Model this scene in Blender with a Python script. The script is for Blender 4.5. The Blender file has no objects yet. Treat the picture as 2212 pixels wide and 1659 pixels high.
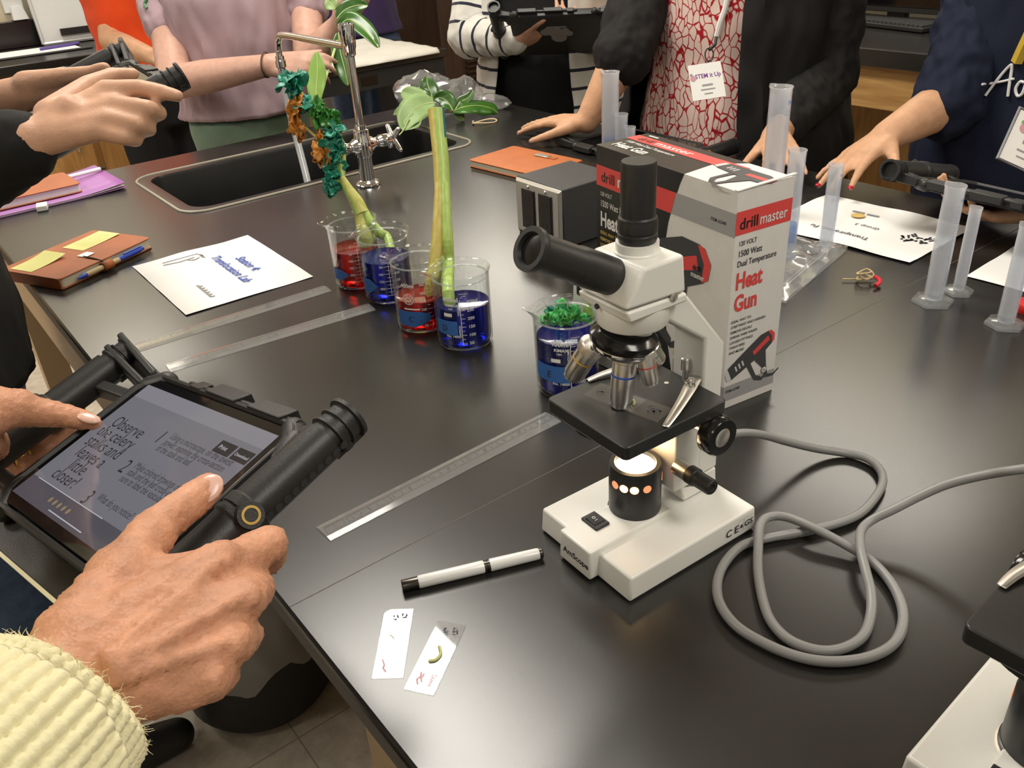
import bpy, bmesh, math, random
from mathutils import Vector as V, Matrix as M, noise as mnoise
random.seed(7)
R=math.radians; PI=math.pi
S=bpy.context.scene; COL=S.collection
# ---------------------------------------------------------------- camera
TZ=0.91                                   # height of the lab table top
FPX,PITCH,ROLL,HC=1865.17,0.521058,0.0640689,0.545273
_f=V((0,math.cos(PITCH),-math.sin(PITCH))); _r=V((1,0,0)); _d=_f.cross(_r)
_c,_s=math.cos(ROLL),math.sin(ROLL)
CR=_c*_r+_s*_d; CD=-_s*_r+_c*_d; CF=_f
CAM=V((0,0,TZ+HC))
cd=bpy.data.cameras.new('camera'); cam=bpy.data.objects.new('camera',cd); COL.objects.link(cam)
cd.sensor_width=36; cd.lens=36*FPX/2212; cd.clip_start=0.02; cd.clip_end=60
cam.matrix_world=M(((CR.x,-CD.x,-CF.x,CAM.x),(CR.y,-CD.y,-CF.y,CAM.y),(CR.z,-CD.z,-CF.z,CAM.z),(0,0,0,1)))
S.camera=cam
S.view_settings.view_transform='Standard'; S.view_settings.look='None'
S.view_settings.gamma=1; S.view_settings.use_curve_mapping=False
S.view_settings.exposure=0.0
S.cycles.max_bounces=10; S.cycles.transparent_max_bounces=24; S.cycles.transmission_bounces=8
S.cycles.glossy_bounces=4; S.cycles.diffuse_bounces=3; S.cycles.sample_clamp_indirect=4
S.cycles.caustics_reflective=False; S.cycles.caustics_refractive=False
# ---------------------------------------------------------------- world + ceiling troffers
w=bpy.data.worlds.new('room_air'); S.world=w; w.use_nodes=True
w.node_tree.nodes['Background'].inputs[0].default_value=(1,.93,.82,1)
w.node_tree.nodes['Background'].inputs[1].default_value=0.30
UX=V((.807,.590,0)); VX=V((-.590,.807,0))         # table axes on the floor plan
def UV(u,v,z=0): return UX*u+VX*v+V((0,0,TZ+z))
ANG=math.atan2(.590,.807)
def troffer(x,y,e):
    l=bpy.data.lights.new('troffer','AREA'); l.shape='RECTANGLE'; l.size=1.2; l.size_y=.6
    l.energy=e; l.color=(1,.95,.86)
    o=bpy.data.objects.new('troffer_light',l); COL.objects.link(o); o.location=(x,y,2.84); o.rotation_euler=(0,0,ANG+PI/2)
A0=V((-.36,1.95,0))
for i,j,e in ((0,0,46),(1,0,24),(0,1,27),(1,1,34),(0,-1,30),(-1,0,34),(-1,1,30),(-1,-1,16),(1,-1,30)):
    p=A0+UX*2.4*i+VX*2.7*j; troffer(p.x,p.y,e)
# ---------------------------------------------------------------- pixel helpers (points of the photograph lifted onto real planes)
def ray(px,py): return CF+CR*((px-1106)/FPX)+CD*((py-829.5)/FPX)
def TP(px,py,z=0):                        # on the horizontal plane z above the table
    d=ray(px,py); return CAM+d*((TZ+z-CAM.z)/d.z)
def DP(px,py,dep): return CAM+ray(px,py)*dep
def PPL(px,py,o,n):                       # on the plane through o with normal n
    d=ray(px,py); return CAM+d*((o-CAM).dot(n)/d.dot(n))
# ---------------------------------------------------------------- materials
MATS={}
def mat(name,col,rough=.5,metal=0,spec=.5,bump=0,bscale=60,cvar=0,cscale=8,sheen=0,coat=0,sub=0,stretch=None,emit=None,estr=1):
    if name in MATS: return MATS[name]
    m=bpy.data.materials.new(name); m.use_nodes=True; nt=m.node_tree; b=nt.nodes['Principled BSDF']
    b.inputs['Base Color'].default_value=(*col,1); b.inputs['Roughness'].default_value=rough
    b.inputs['Metallic'].default_value=metal; b.inputs['Specular IOR Level'].default_value=spec
    if sheen: b.inputs['Sheen Weight'].default_value=sheen
    if coat: b.inputs['Coat Weight'].default_value=coat; b.inputs['Coat Roughness'].default_value=.15
    if sub:
        b.inputs['Subsurface Weight'].default_value=sub; b.inputs['Subsurface Radius'].default_value=(1,.35,.2); b.inputs['Subsurface Scale'].default_value=.006
    if emit: b.inputs['Emission Color'].default_value=(*emit,1); b.inputs['Emission Strength'].default_value=estr
    if bump or cvar:
        tc=nt.nodes.new('ShaderNodeTexCoord'); src=tc.outputs['Object']
        if stretch:
            mp=nt.nodes.new('ShaderNodeMapping'); mp.inputs['Scale'].default_value=stretch
            nt.links.new(src,mp.inputs[0]); src=mp.outputs[0]
    if bump:
        n=nt.nodes.new('ShaderNodeTexNoise'); n.inputs['Scale'].default_value=bscale; n.inputs['Detail'].default_value=5
        nt.links.new(src,n.inputs['Vector'])
        bm=nt.nodes.new('ShaderNodeBump'); bm.inputs['Strength'].default_value=bump; bm.inputs['Distance'].default_value=.002
        nt.links.new(n.outputs['Fac'],bm.inputs['Height']); nt.links.new(bm.outputs[0],b.inputs['Normal'])
    if cvar:
        n=nt.nodes.new('ShaderNodeTexNoise'); n.inputs['Scale'].default_value=cscale; n.inputs['Detail'].default_value=6; n.inputs['Roughness'].default_value=.65
        nt.links.new(src,n.inputs['Vector'])
        r=nt.nodes.new('ShaderNodeValToRGB'); r.color_ramp.elements[0].position=.3; r.color_ramp.elements[1].position=.7
        lo=[max(0,c*(1-cvar)) for c in col]; hi=[min(1,c*(1+cvar)) for c in col]
        r.color_ramp.elements[0].color=(*lo,1); r.color_ramp.elements[1].color=(*hi,1)
        nt.links.new(n.outputs['Fac'],r.inputs[0]); nt.links.new(r.outputs[0],b.inputs['Base Color'])
    MATS[name]=m; return m
def clear(name,col=(1,1,1),amount=.9,rough=.02,ior=1.45,milky=0,mcol=(.9,.9,.95),tint=1.0):
    """thin clear plastic or glass: see-through with a glossy skin; milky adds a diffuse / translucent body"""
    if name in MATS: return MATS[name]
    m=bpy.data.materials.new(name); m.use_nodes=True; nt=m.node_tree; nt.nodes.clear()
    out=nt.nodes.new('ShaderNodeOutputMaterial'); tr=nt.nodes.new('ShaderNodeBsdfTransparent'); gl=nt.nodes.new('ShaderNodeBsdfGlossy')
    tr.inputs[0].default_value=(*col,1); gl.inputs['Roughness'].default_value=rough; gl.inputs[0].default_value=(1,1,1,1)
    lf=nt.nodes.new('ShaderNodeLayerWeight'); lf.inputs[0].default_value=.5
    pw=nt.nodes.new('ShaderNodeMath'); pw.operation='POWER'; pw.inputs[1].default_value=4.2; nt.links.new(lf.outputs['Facing'],pw.inputs[0])
    ma=nt.nodes.new('ShaderNodeMath'); ma.operation='MULTIPLY_ADD'; ma.inputs[1].default_value=.85; ma.inputs[2].default_value=((ior-1)/(ior+1))**2; nt.links.new(pw.outputs[0],ma.inputs[0]); lw=ma
    body=tr.outputs[0]
    if milky:
        df=nt.nodes.new('ShaderNodeBsdfDiffuse'); df.inputs[0].default_value=(*mcol,1)
        tl=nt.nodes.new('ShaderNodeBsdfTranslucent'); tl.inputs[0].default_value=(*mcol,1)
        ms=nt.nodes.new('ShaderNodeMixShader'); ms.inputs[0].default_value=.5
        nt.links.new(df.outputs[0],ms.inputs[1]); nt.links.new(tl.outputs[0],ms.inputs[2])
        m2=nt.nodes.new('ShaderNodeMixShader'); m2.inputs[0].default_value=milky
        nt.links.new(body,m2.inputs[1]); nt.links.new(ms.outputs[0],m2.inputs[2]); body=m2.outputs[0]
    mx=nt.nodes.new('ShaderNodeMixShader'); nt.links.new(lw.outputs[0],mx.inputs[0])
    nt.links.new(body,mx.inputs[1]); nt.links.new(gl.outputs[0],mx.inputs[2]); nt.links.new(mx.outputs[0],out.inputs[0])
    MATS[name]=m; return m
def nodes_of(m): return m.node_tree.nodes, m.node_tree.links, m.node_tree.nodes['Principled BSDF']
# ---------------------------------------------------------------- mesh builder
_TXT={}
def text_mesh(s,bold=0):
    k=(s,bold)
    if k in _TXT: return _TXT[k]
    c=bpy.data.curves.new('t','FONT'); c.body=s; c.size=1; c.offset=bold; c.resolution_u=3; c.align_x='LEFT'
    o=bpy.data.objects.new('t',c); me=bpy.data.meshes.new_from_object(o)
    vs=[tuple(v.co) for v in me.vertices]; fs=[tuple(p.vertices) for p in me.polygons]
    bpy.data.objects.remove(o); bpy.data.curves.remove(c); bpy.data.meshes.remove(me)
    _TXT[k]=(vs,fs); return _TXT[k]
class MB:
    def __init__(s): s.v=[]; s.f=[]; s.m=[]
    def add(s,vs,fs,mi=0,mx=None):
        b=len(s.v)
        s.v+= [tuple(mx@V(p)) for p in vs] if mx is not None else [tuple(p) for p in vs]
        for f in fs: s.f.append(tuple(i+b for i in f)); s.m.append(mi)
        return s
    def box(s,c,d,mi=0,mx=None,taper=1):
        x,y,z=[q/2 for q in d]; t=taper; c=V(c)
        vs=[c+V(p) for p in ((-x,-y,-z),(x,-y,-z),(x,y,-z),(-x,y,-z),(-x*t,-y*t,z),(x*t,-y*t,z),(x*t,y*t,z),(-x*t,y*t,z))]
        return s.add(vs,[(3,2,1,0),(4,5,6,7),(0,1,5,4),(1,2,6,5),(2,3,7,6),(3,0,4,7)],mi,mx)
    def hexa(s,vs,mi=0,mx=None): return s.add(vs,[(3,2,1,0),(4,5,6,7),(0,1,5,4),(1,2,6,5),(2,3,7,6),(3,0,4,7)],mi,mx)
    def rings(s,rings,closed=True,cap=(1,1),mi=0,mx=None):
        n=len(rings[0]); vs=[p for r in rings for p in r]; fs=[]
        for i in range(len(rings)-1):
            for j in range(n if closed else n-1):
                k=(j+1)%n; fs.append((i*n+j,i*n+k,(i+1)*n+k,(i+1)*n+j))
        if cap[0]: fs.append(tuple(reversed(range(n))))
        if cap[1]: fs.append(tuple(range((len(rings)-1)*n,len(rings)*n)))
        return s.add(vs,fs,mi,mx)
    def lathe(s,prof,n=32,mi=0,mx=None,cap=(1,1)):
        return s.rings([[(r*math.cos(2*PI*j/n),r*math.sin(2*PI*j/n),z) for j in range(n)] for r,z in prof],True,cap,mi,mx)
    def cyl(s,p0,p1,r0,r1=None,n=20,mi=0,mx=None):
        return s.lathe_ax(p0,p1,[(r0,0),(r0 if r1 is None else r1,1)],n,mi,mx)
    def lathe_ax(s,p0,p1,prof,n=24,mi=0,mx=None,cap=(1,1)):      # prof: (radius, fraction along p0-p1)
        p0,p1=V(p0),V(p1); a=(p1-p0); q=a.normalized().to_track_quat('Z','Y').to_matrix()
        ex,ey=q.col[0],q.col[1]
        return s.rings([[p0+a*t+(ex*math.cos(2*PI*j/n)+ey*math.sin(2*PI*j/n))*r for j in range(n)] for r,t in prof],True,cap,mi,mx)
    def tube(s,path,r,n=10,mi=0,mx=None,closed=False):
        P=[V(p) for p in path]; rs=r if isinstance(r,(list,tuple)) else [r]*len(P); up=None; rings=[]
        for i,p in enumerate(P):
            if closed: t=(P[(i+1)%len(P)]-P[i-1]).normalized()
            else: t=(P[min(i+1,len(P)-1)]-P[max(i-1,0)]).normalized()
            if up is None: up=t.orthogonal().normalized()
            up=(up-t*up.dot(t)).normalized(); b=t.cross(up)
            rings.append([p+(up*math.cos(2*PI*j/n)+b*math.sin(2*PI*j/n))*rs[i] for j in range(n)])
        if closed: rings.append(rings[0]); return s.rings(rings,True,(0,0),mi,mx)
        return s.rings(rings,True,(1,1),mi,mx)
    def prism(s,poly,z0,z1,mi=0,mx=None):
        return s.rings([[(x,y,z0) for x,y in poly],[(x,y,z1) for x,y in poly]],True,(1,1),mi,mx)
    def capsule(s,p0,p1,r0,r1,n=14,mi=0,el=1.0,up=None):
        p0,p1=V(p0),V(p1); a=p1-p0; L=max(a.length,1e-5); ax=a/L if a.length>1e-5 else V((0,0,1))
        if up is None: ex=ax.orthogonal().normalized()
        else: ex=(V(up)-ax*V(up).dot(ax)).normalized()
        ey=ax.cross(ex); rg=[]
        for k in range(5): t=PI/2*(k/4.5-1)+.12; rg.append((p0+ax*r0*math.sin(t),r0*math.cos(t)))
        for k in range(5): t=PI/2*(k/4.5)+.0; rg.append((p1+ax*r1*math.sin(t),r1*math.cos(t)))
        return s.rings([[c+(ex*math.cos(2*PI*j/n)+ey*math.sin(2*PI*j/n)*el)*r for j in range(n)] for c,r in rg],True,(1,1),mi)
    def chain(s,pts,rs,**k):
        for i in range(len(pts)-1): s.capsule(pts[i],pts[i+1],rs[i],rs[i+1],**k)
        return s
    def ell(s,c,r,n=16,mi=0,mx=None,q=None):
        c=V(c); rg=[]
        for i in range(1,n//2):
            t=PI*i/(n//2)-PI/2; ring=[]
            for j in range(n):
                p=V((r[0]*math.cos(t)*math.cos(2*PI*j/n),r[1]*math.cos(t)*math.sin(2*PI*j/n),r[2]*math.sin(t)))
                ring.append(c+(q@p if q is not None else p))
            rg.append(ring)
        return s.rings(rg,True,(1,1),mi,mx)
    def text(s,t,mx,size=.01,mi=0,bold=0.0,sx=1.0,align='l',shear=0,wrap=None):
        """letters in the xy plane of mx; wrap=radius bends x round a cylinder whose axis is mx's y"""
        vs,fs=text_mesh(t,bold)
        if not vs: return s
        x0,x1=min(p[0] for p in vs),max(p[0] for p in vs); off={'l':0,'c':-(x0+x1)/2,'r':-x1}[align]
        out=[]
        for x,y,z in vs:
            X=(x+off+y*shear)*size*sx; Y=y*size
            if wrap: out.append((wrap*math.sin(X/wrap),Y,wrap*(math.cos(X/wrap)-1)))
            else: out.append((X,Y,0))
        return s.add(out,fs,mi,mx)
    def quad(s,a,b,c,d,mi=0,mx=None): return s.add([a,b,c,d],[(0,1,2,3)],mi,mx)
    def build(s,name,mats,parent=None,world=False,sharp=38,bevel=0,seg=2,flat=False,recalc=True,solid=0):
        me=bpy.data.meshes.new(name); me.from_pydata([tuple(p) for p in s.v],[],s.f)
        for m in (mats if isinstance(mats,(list,tuple)) else [mats]): me.materials.append(m)
        me.polygons.foreach_set('material_index',s.m)
        if recalc:
            bm=bmesh.new(); bm.from_mesh(me); bmesh.ops.recalc_face_normals(bm,faces=bm.faces); bm.to_mesh(me); bm.free()
        if not flat:
            me.shade_smooth()
            try: me.set_sharp_from_angle(angle=R(sharp))
            except Exception: pass
        o=bpy.data.objects.new(name,me); COL.objects.link(o)
        if solid:
            d=o.modifiers.new('thick','SOLIDIFY'); d.thickness=solid; d.offset=0
        if bevel:
            b=o.modifiers.new('bevel','BEVEL'); b.width=bevel; b.segments=seg; b.limit_method='ANGLE'; b.angle_limit=R(40)
        if parent: child(o,parent,world)
        return o
def child(o,parent,world=False):
    o.parent=parent
    if world: o.matrix_parent_inverse=parent.matrix_basis.inverted()
    return o
def organic(mb,name,mats,voxel,smooth=6,parent=None,world=True,disp=None,keep_below=None):
    """one continuous surface grown over overlapping limbs"""
    o=mb.build(name,mats,None,recalc=True)
    r=o.modifiers.new('r','REMESH'); r.mode='VOXEL'; r.voxel_size=voxel; r.use_smooth_shade=True
    if smooth:
        q=o.modifiers.new('s','SMOOTH'); q.iterations=smooth; q.factor=.5
    dg=bpy.context.evaluated_depsgraph_get(); me=bpy.data.meshes.new_from_object(o.evaluated_get(dg))
    o.modifiers.clear(); old=o.data; o.data=me; bpy.data.meshes.remove(old); me.name=name
    me.materials.clear()
    for m in (mats if isinstance(mats,(list,tuple)) else [mats]): me.materials.append(m)
    if disp:
        ns=[v.normal.copy() for v in me.vertices]
        for v,n in zip(me.vertices,ns): v.co+=n*disp(v.co,n)
    me.shade_smooth()
    if parent: child(o,parent,world)
    return o
def empty(name,loc=(0,0,0),rotz=0,mx=None):
    o=bpy.data.objects.new(name,None); COL.objects.link(o); o.empty_display_size=.05
    if mx is not None: o.matrix_world=mx; o.matrix_basis=mx
    else: o.location=loc; o.rotation_euler=(0,0,rotz)
    return o
def tag(o,label,cat,group=None):
    o['label']=label; o['category']=cat
    if group: o['group']=group
    return o
def thing(name,label,cat,loc=(0,0,0),rotz=0,group=None,mx=None): return tag(empty(name,loc,rotz,mx),label,cat,group)
def struct(o): o['kind']='structure'; return o
def dup(root,mx,label,group=None):
    r=root.copy(); COL.objects.link(r); r.matrix_basis=mx; r['label']=label
    if group: r['group']=group
    for ch in list(root.children):
        c=ch.copy(); COL.objects.link(c); c.parent=r
        for g in list(ch.children):
            d=g.copy(); COL.objects.link(d); d.parent=c
    return r
def frame(o,ex,ey,ez=None):
    ex=V(ex).normalized(); ey=V(ey); ey=(ey-ex*ey.dot(ex)).normalized(); ez=ex.cross(ey)
    return M(((ex.x,ey.x,ez.x,o[0]),(ex.y,ey.y,ez.y,o[1]),(ex.z,ey.z,ez.z,o[2]),(0,0,0,1)))
def spline(P,n=8,closed=False):
    P=[V(p) for p in P]; out=[]; N=len(P)
    rng=range(N if closed else N-1)
    for i in rng:
        g=(lambda k:P[k%N]) if closed else (lambda k:P[min(max(k,0),N-1)])
        a,b,c,d=g(i-1),g(i),g(i+1),g(i+2)
        for k in range(n):
            t=k/n; out.append(.5*((2*b)+(c-a)*t+(2*a-5*b+4*c-d)*t*t+(3*b-a-3*c+d)*t**3))
    if not closed: out.append(P[-1])
    return out
def rrect(w,h,r,n=5,cx=0,cy=0):
    out=[]
    for sx,sy,a in ((1,1,0),(-1,1,90),(-1,-1,180),(1,-1,270)):
        for k in range(n+1):
            t=R(a+90*k/n); out.append((cx+sx*(w/2-r)+r*math.cos(t),cy+sy*(h/2-r)+r*math.sin(t)))
    return out
# ================================================================ materials used all over
m_epoxy=mat('black epoxy resin',(.0185,.0175,.016),.25,spec=.7,bump=.02,bscale=900,cvar=.25,cscale=3)
n_,l_,b_=nodes_of(m_epoxy)
tc=n_.new('ShaderNodeTexCoord'); nz=n_.new('ShaderNodeTexNoise'); nz.inputs['Scale'].default_value=2.5; nz.inputs['Detail'].default_value=6
mr=n_.new('ShaderNodeMapRange'); mr.inputs[3].default_value=.20; mr.inputs[4].default_value=.30
l_.new(tc.outputs['Object'],nz.inputs['Vector']); l_.new(nz.outputs['Fac'],mr.inputs[0]); l_.new(mr.outputs[0],b_.inputs['Roughness'])
m_black=mat('black plastic',(.017,.017,.017),.42,bump=.08,bscale=500)
m_blackgl=mat('gloss black enamel',(.012,.012,.012),.16)
m_blackmt=mat('matt black metal',(.02,.02,.02),.34)
m_chrome=mat('chrome',(.86,.86,.86),.07,1)
m_steel=mat('brushed steel',(.74,.72,.67),.36,1)
m_white=mat('white paper',(.83,.82,.79),.7)
m_enamel=mat('ivory enamel',(.80,.79,.74),.3,bump=.04,bscale=300)
m_ink=mat('black ink',(.025,.025,.03),.6)
m_navyink=mat('blue ink',(.05,.10,.45),.6)
m_gink=mat('grey ink',(.3,.3,.3),.7)
m_tan=mat('tan laminate',(.50,.34,.19),.5,bump=.02)
def wood(name,c0,c1,scale=(14,14,1.2),rough=.45):
    m=mat(name,c0,rough); n,l,b=nodes_of(m)
    tc=n.new('ShaderNodeTexCoord'); mp=n.new('ShaderNodeMapping'); mp.inputs['Scale'].default_value=scale
    nz=n.new('ShaderNodeTexNoise'); nz.inputs['Scale'].default_value=3; nz.inputs['Detail'].default_value=8; nz.inputs['Distortion'].default_value=.6
    r=n.new('ShaderNodeValToRGB'); r.color_ramp.elements[0].position=.35; r.color_ramp.elements[1].position=.68
    r.color_ramp.elements[0].color=(*c0,1); r.color_ramp.elements[1].color=(*c1,1)
    l.new(tc.outputs['Object'],mp.inputs[0]); l.new(mp.outputs[0],nz.inputs['Vector']); l.new(nz.outputs['Fac'],r.inputs[0]); l.new(r.outputs[0],b.inputs['Base Color'])
    return m
m_oak=wood('honey oak',(.40,.20,.055),(.56,.31,.10))
m_oakh=wood('honey oak rail',(.42,.22,.07),(.62,.37,.14),(1.2,1.2,16))
m_dkwood=wood('dark brown wood',(.035,.018,.011),(.06,.032,.02))
# ================================================================ the room
def tiles():
    m=mat('vinyl floor tile',(.34,.29,.23),.4); n,l,b=nodes_of(m)
    tc=n.new('ShaderNodeTexCoord'); nz=n.new('ShaderNodeTexNoise'); nz.inputs['Scale'].default_value=26; nz.inputs['Detail'].default_value=7; nz.inputs['Roughness'].default_value=.7
    r=n.new('ShaderNodeValToRGB'); r.color_ramp.elements[0].position=.3; r.color_ramp.elements[1].position=.72
    r.color_ramp.elements[0].color=(.42,.36,.285,1); r.color_ramp.elements[1].color=(.64,.57,.47,1)
    bk=n.new('ShaderNodeTexBrick'); bk.offset=0; bk.inputs['Scale'].default_value=1; bk.inputs['Mortar Size'].default_value=.0015
    bk.inputs['Brick Width'].default_value=.305; bk.inputs['Row Height'].default_value=.305
    bk.inputs['Mortar'].default_value=(.30,.25,.19,1)
    l.new(tc.outputs['Object'],nz.inputs['Vector']); l.new(nz.outputs['Fac'],r.inputs[0]); l.new(tc.outputs['Object'],bk.inputs['Vector'])
    l.new(r.outputs[0],bk.inputs['Color1']); l.new(r.outputs[0],bk.inputs['Color2']); l.new(bk.outputs['Color'],b.inputs['Base Color']); return m
mb=MB(); mb.box((0,2.0,-.05),(11,12,.1)); o=struct(mb.build('floor',tiles(),flat=True)); o.rotation_euler=(0,0,ANG)
m_wall=mat('cream painted wall',(.62,.54,.38),.8,bump=.05,bscale=200)
def uvbox(mb,u0,u1,v0,v1,z0,z1,mi=0): return mb.box(((u0+u1)/2,(v0+v1)/2,(z0+z1)/2),(u1-u0,v1-v0,z1-z0),mi)
mb=MB(); uvbox(mb,-4.5,3.62,5.06,5.16,0,2.9); o=struct(mb.build('wall_back',m_wall,flat=True)); o.rotation_euler=(0,0,ANG)
mb=MB(); uvbox(mb,3.52,3.62,-3.5,5.06,0,2.9); o=struct(mb.build('wall_right',m_wall,flat=True)); o.rotation_euler=(0,0,ANG)
mb=MB(); uvbox(mb,-5.5,5.5,-4,8,2.9,2.95); o=struct(mb.build('ceiling',mat('ceiling tile',(.72,.69,.62),.9),flat=True)); o.rotation_euler=(0,0,ANG)
mb=MB(); uvbox(mb,-4.5,3.52,5.045,5.06,.0,.1); o=struct(mb.build('baseboard_back',m_black,flat=True)); o.rotation_euler=(0,0,ANG)
# ---- back run of base cabinets with black counter (v 4.43 .. 5.05)
t=thing('base_cabinet','honey oak base cabinets running along the back wall','cabinet',(0,0,0),ANG)
mb=MB(); uvbox(mb,-3.6,3.5,4.50,5.04,.09,.87); mb.build('cabinet_body',m_oak,t)
mb=MB(); uvbox(mb,-3.6,3.5,4.56,5.04,.0,.09); mb.build('toe_kick',m_black,t)
for i in range(14):
    u=-3.55+i*.5; mb=MB(); uvbox(mb,u,u+.47,4.478,4.50,.13,.66); d=mb.build('door',m_oak,t,bevel=.003)
    mb=MB(); mb.tube([(u+.40,4.478,.60),(u+.40,4.45,.595),(u+.40,4.45,.50),(u+.40,4.478,.495)],.005,8); mb.build('handle',m_steel,d)
    mb=MB(); uvbox(mb,u,u+.47,4.478,4.50,.69,.85); d=mb.build('drawer',m_oak,t,bevel=.003)
    mb=MB(); mb.tube([(u+.18,4.478,.77),(u+.18,4.45,.77),(u+.29,4.45,.77),(u+.29,4.478,.77)],.005,8); mb.build('handle',m_steel,d)
mb=MB(); uvbox(mb,-3.6,3.5,4.43,5.04,.87,.91); o=mb.build('countertop',m_epoxy,bevel=.004); o.rotation_euler=(0,0,ANG); tag(o,'black worktop on the oak cabinets along the back wall','worktop')
mb=MB(); uvbox(mb,-3.6,3.5,5.02,5.058,.912,1.03); o=mb.build('backsplash',m_epoxy,bevel=.003); o.rotation_euler=(0,0,ANG); tag(o,'low black splash strip behind the back worktop','backsplash')
# ---- right run: desk counter with knee space (u 2.9 .. 3.5)
t=thing('desk_counter','oak desk run with black top and knee space along the right wall','desk',(0,0,0),ANG)
mb=MB(); uvbox(mb,2.88,3.51,-2.5,4.40,.85,.91); mb.build('desktop',m_epoxy,t,bevel=.004)
mb=MB(); uvbox(mb,2.93,2.955,-2.5,4.38,.70,.848); mb.build('apron',m_oakh,t,bevel=.003)
mb=MB(); uvbox(mb,3.44,3.5,-2.5,4.38,.02,.848); mb.build('back_panel',m_oak,t)
for v in (-2.4,-.7,.2,1.25,2.9,4.3):
    mb=MB(); uvbox(mb,2.96,3.43,v,v+.03,.0,.848); mb.build('side_panel',m_oak,t)
mb=MB(); uvbox(mb,2.97,3.42,2.94,4.28,.08,.69); mb.build('drawer_unit',m_oak,t)
# ---- tall dark cabinet with louvres at the far corner
t=thing('louvred_cabinet','tall dark brown cabinet with louvred side behind the striped cardigan','cabinet',(0,0,0),ANG)
mb=MB(); uvbox(mb,2.36,2.87,3.62,4.2,.0,2.1); mb.build('cabinet_body',m_dkwood,t,bevel=.004)
mb=MB()
for k in range(34): mb.box((2.66,3.612,.5+k*.024),(.34,.02,.006),0)
mb.build('louvre_panel',m_dkwood,t,flat=True)
# ================================================================ the lab table
t=thing('lab_table','large black topped lab table with an inset sink, tan cabinets below','table',UV(.865,.97,-TZ),ANG)
U0,U1,V0,V1=.170,1.562,-.42,2.285; cu,cv=.865,.97
SU0,SU1,SV0,SV1=.515,1.225,1.785,2.135
def tb(mb,u0,u1,v0,v1,z0,z1,mi=0): return mb.box(((u0+u1)/2-cu,(v0+v1)/2-cv,TZ+(z0+z1)/2),(u1-u0,v1-v0,z1-z0),mi)
mb=MB(); h=.028
tb(mb,U0,SU0,V0,V1,-h,0); tb(mb,SU1,U1,V0,V1,-h,0); tb(mb,SU0,SU1,V0,SV0,-h,0); tb(mb,SU0,SU1,SV1,V1,-h,0)
mb.build('tabletop',m_epoxy,t,flat=True)
mb=MB()                                   # rounded nosing and drip edge round the slab
P=[(U0,V0),(U1,V0),(U1,V1),(U0,V1)]
for i in range(4):
    a,b=P[i],P[(i+1)%4]; mb.tube([(a[0]-cu,a[1]-cv,TZ-.0045),(b[0]-cu,b[1]-cv,TZ-.0045)],.0042,8)
mb.build('edge_nosing',m_epoxy,t)
mb=MB()
for u0,u1,v0,v1 in ((U0-.001,U0+.012,V0,V1),(U1-.012,U1+.001,V0,V1),(U0,U1,V0-.001,V0+.012),(U0,U1,V1-.012,V1+.001)): tb(mb,u0,u1,v0,v1,-.036,-.005)
mb.build('edge_band',mat('grey black edge band',(.045,.042,.038),.5),t)
mb=MB(); tb(mb,U0,U1,.5895,.5905,.0,.0002); mb.build('slab_joint',mat('joint filler',(.09,.082,.07),.6),t,flat=True)
def cab(u0,u1,v0,v1): 
    mb=MB(); tb(mb,u0,u1,v0,v1,-.83,-.037); b=mb.build('cabinet_body',m_tan,t,bevel=.002)
    mb=MB(); tb(mb,u0+.05,u1-.05,v0+.03,v1-.03,-.908,-.83); mb.build('plinth',m_black,t)
cab(.182,1.54,-.38,.500); mb=MB(); tb(mb,.62,1.54,.55,2.26,-.83,-.25); b=mb.build('cabinet_body',m_tan,t,bevel=.002)
mb=MB(); tb(mb,.67,1.49,.58,2.23,-.908,-.83); mb.build('plinth',m_black,t)
for q4 in ((.62,.64,.55,1.74),(.62,1.54,.55,.57),(1.52,1.54,.57,2.26),(.62,1.52,2.24,2.26)):
    mb=MB(); tb(mb,*q4,-.25,-.037); mb.build('rail',m_tan,t)
mb=MB(); tb(mb,.182,.205,1.10,2.26,-.155,-.037); mb.build('apron',m_tan,t)
mb=MB(); tb(mb,.205,.62,2.235,2.26,-.115,-.037); mb.build('apron',m_tan,t)
mb=MB(); tb(mb,.19,.25,2.19,2.25,-.908,-.037); mb.build('leg',m_tan,t)
# sink: basin, raised lip
m_sink=mat('black sink resin',(.012,.012,.012),.3,bump=.05,bscale=200,cvar=.3,cscale=6)
sc=((SU0+SU1)/2-cu,(SV0+SV1)/2-cv); W_,D_=SU1-SU0,SV1-SV0
def rr(w,h,r,z): return [(x+sc[0],y+sc[1],TZ+z) for x,y in rrect(w,h,r,6)]
mb=MB(); mb.rings([rr(W_+.03,D_+.03,.05,.0004),rr(W_+.016,D_+.016,.05,.0012),rr(W_-.024,D_-.024,.045,.001),rr(W_-.03,D_-.03,.04,-.006),rr(W_-.05,D_-.05,.04,-.20),rr(W_-.12,D_-.12,.04,-.215)],True,(0,1)); s=mb.build('sink_basin',m_sink,t)
mb=MB(); mb.tube(rr(W_+.03,D_+.03,.055,.0006),.0034,8,closed=True); mb.build('sink_lip',mat('sink lip with painted sheen',(.30,.27,.21),.35),s)  # black lip coloured paler: its reflected light is put into the colour
mb=MB(); mb.lathe([(.035,0),(.04,.003),(.028,.004),(.02,.001)],20,0,M.Translation((sc[0],sc[1],TZ-.2148))); mb.build('drain',m_steel,s)
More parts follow.
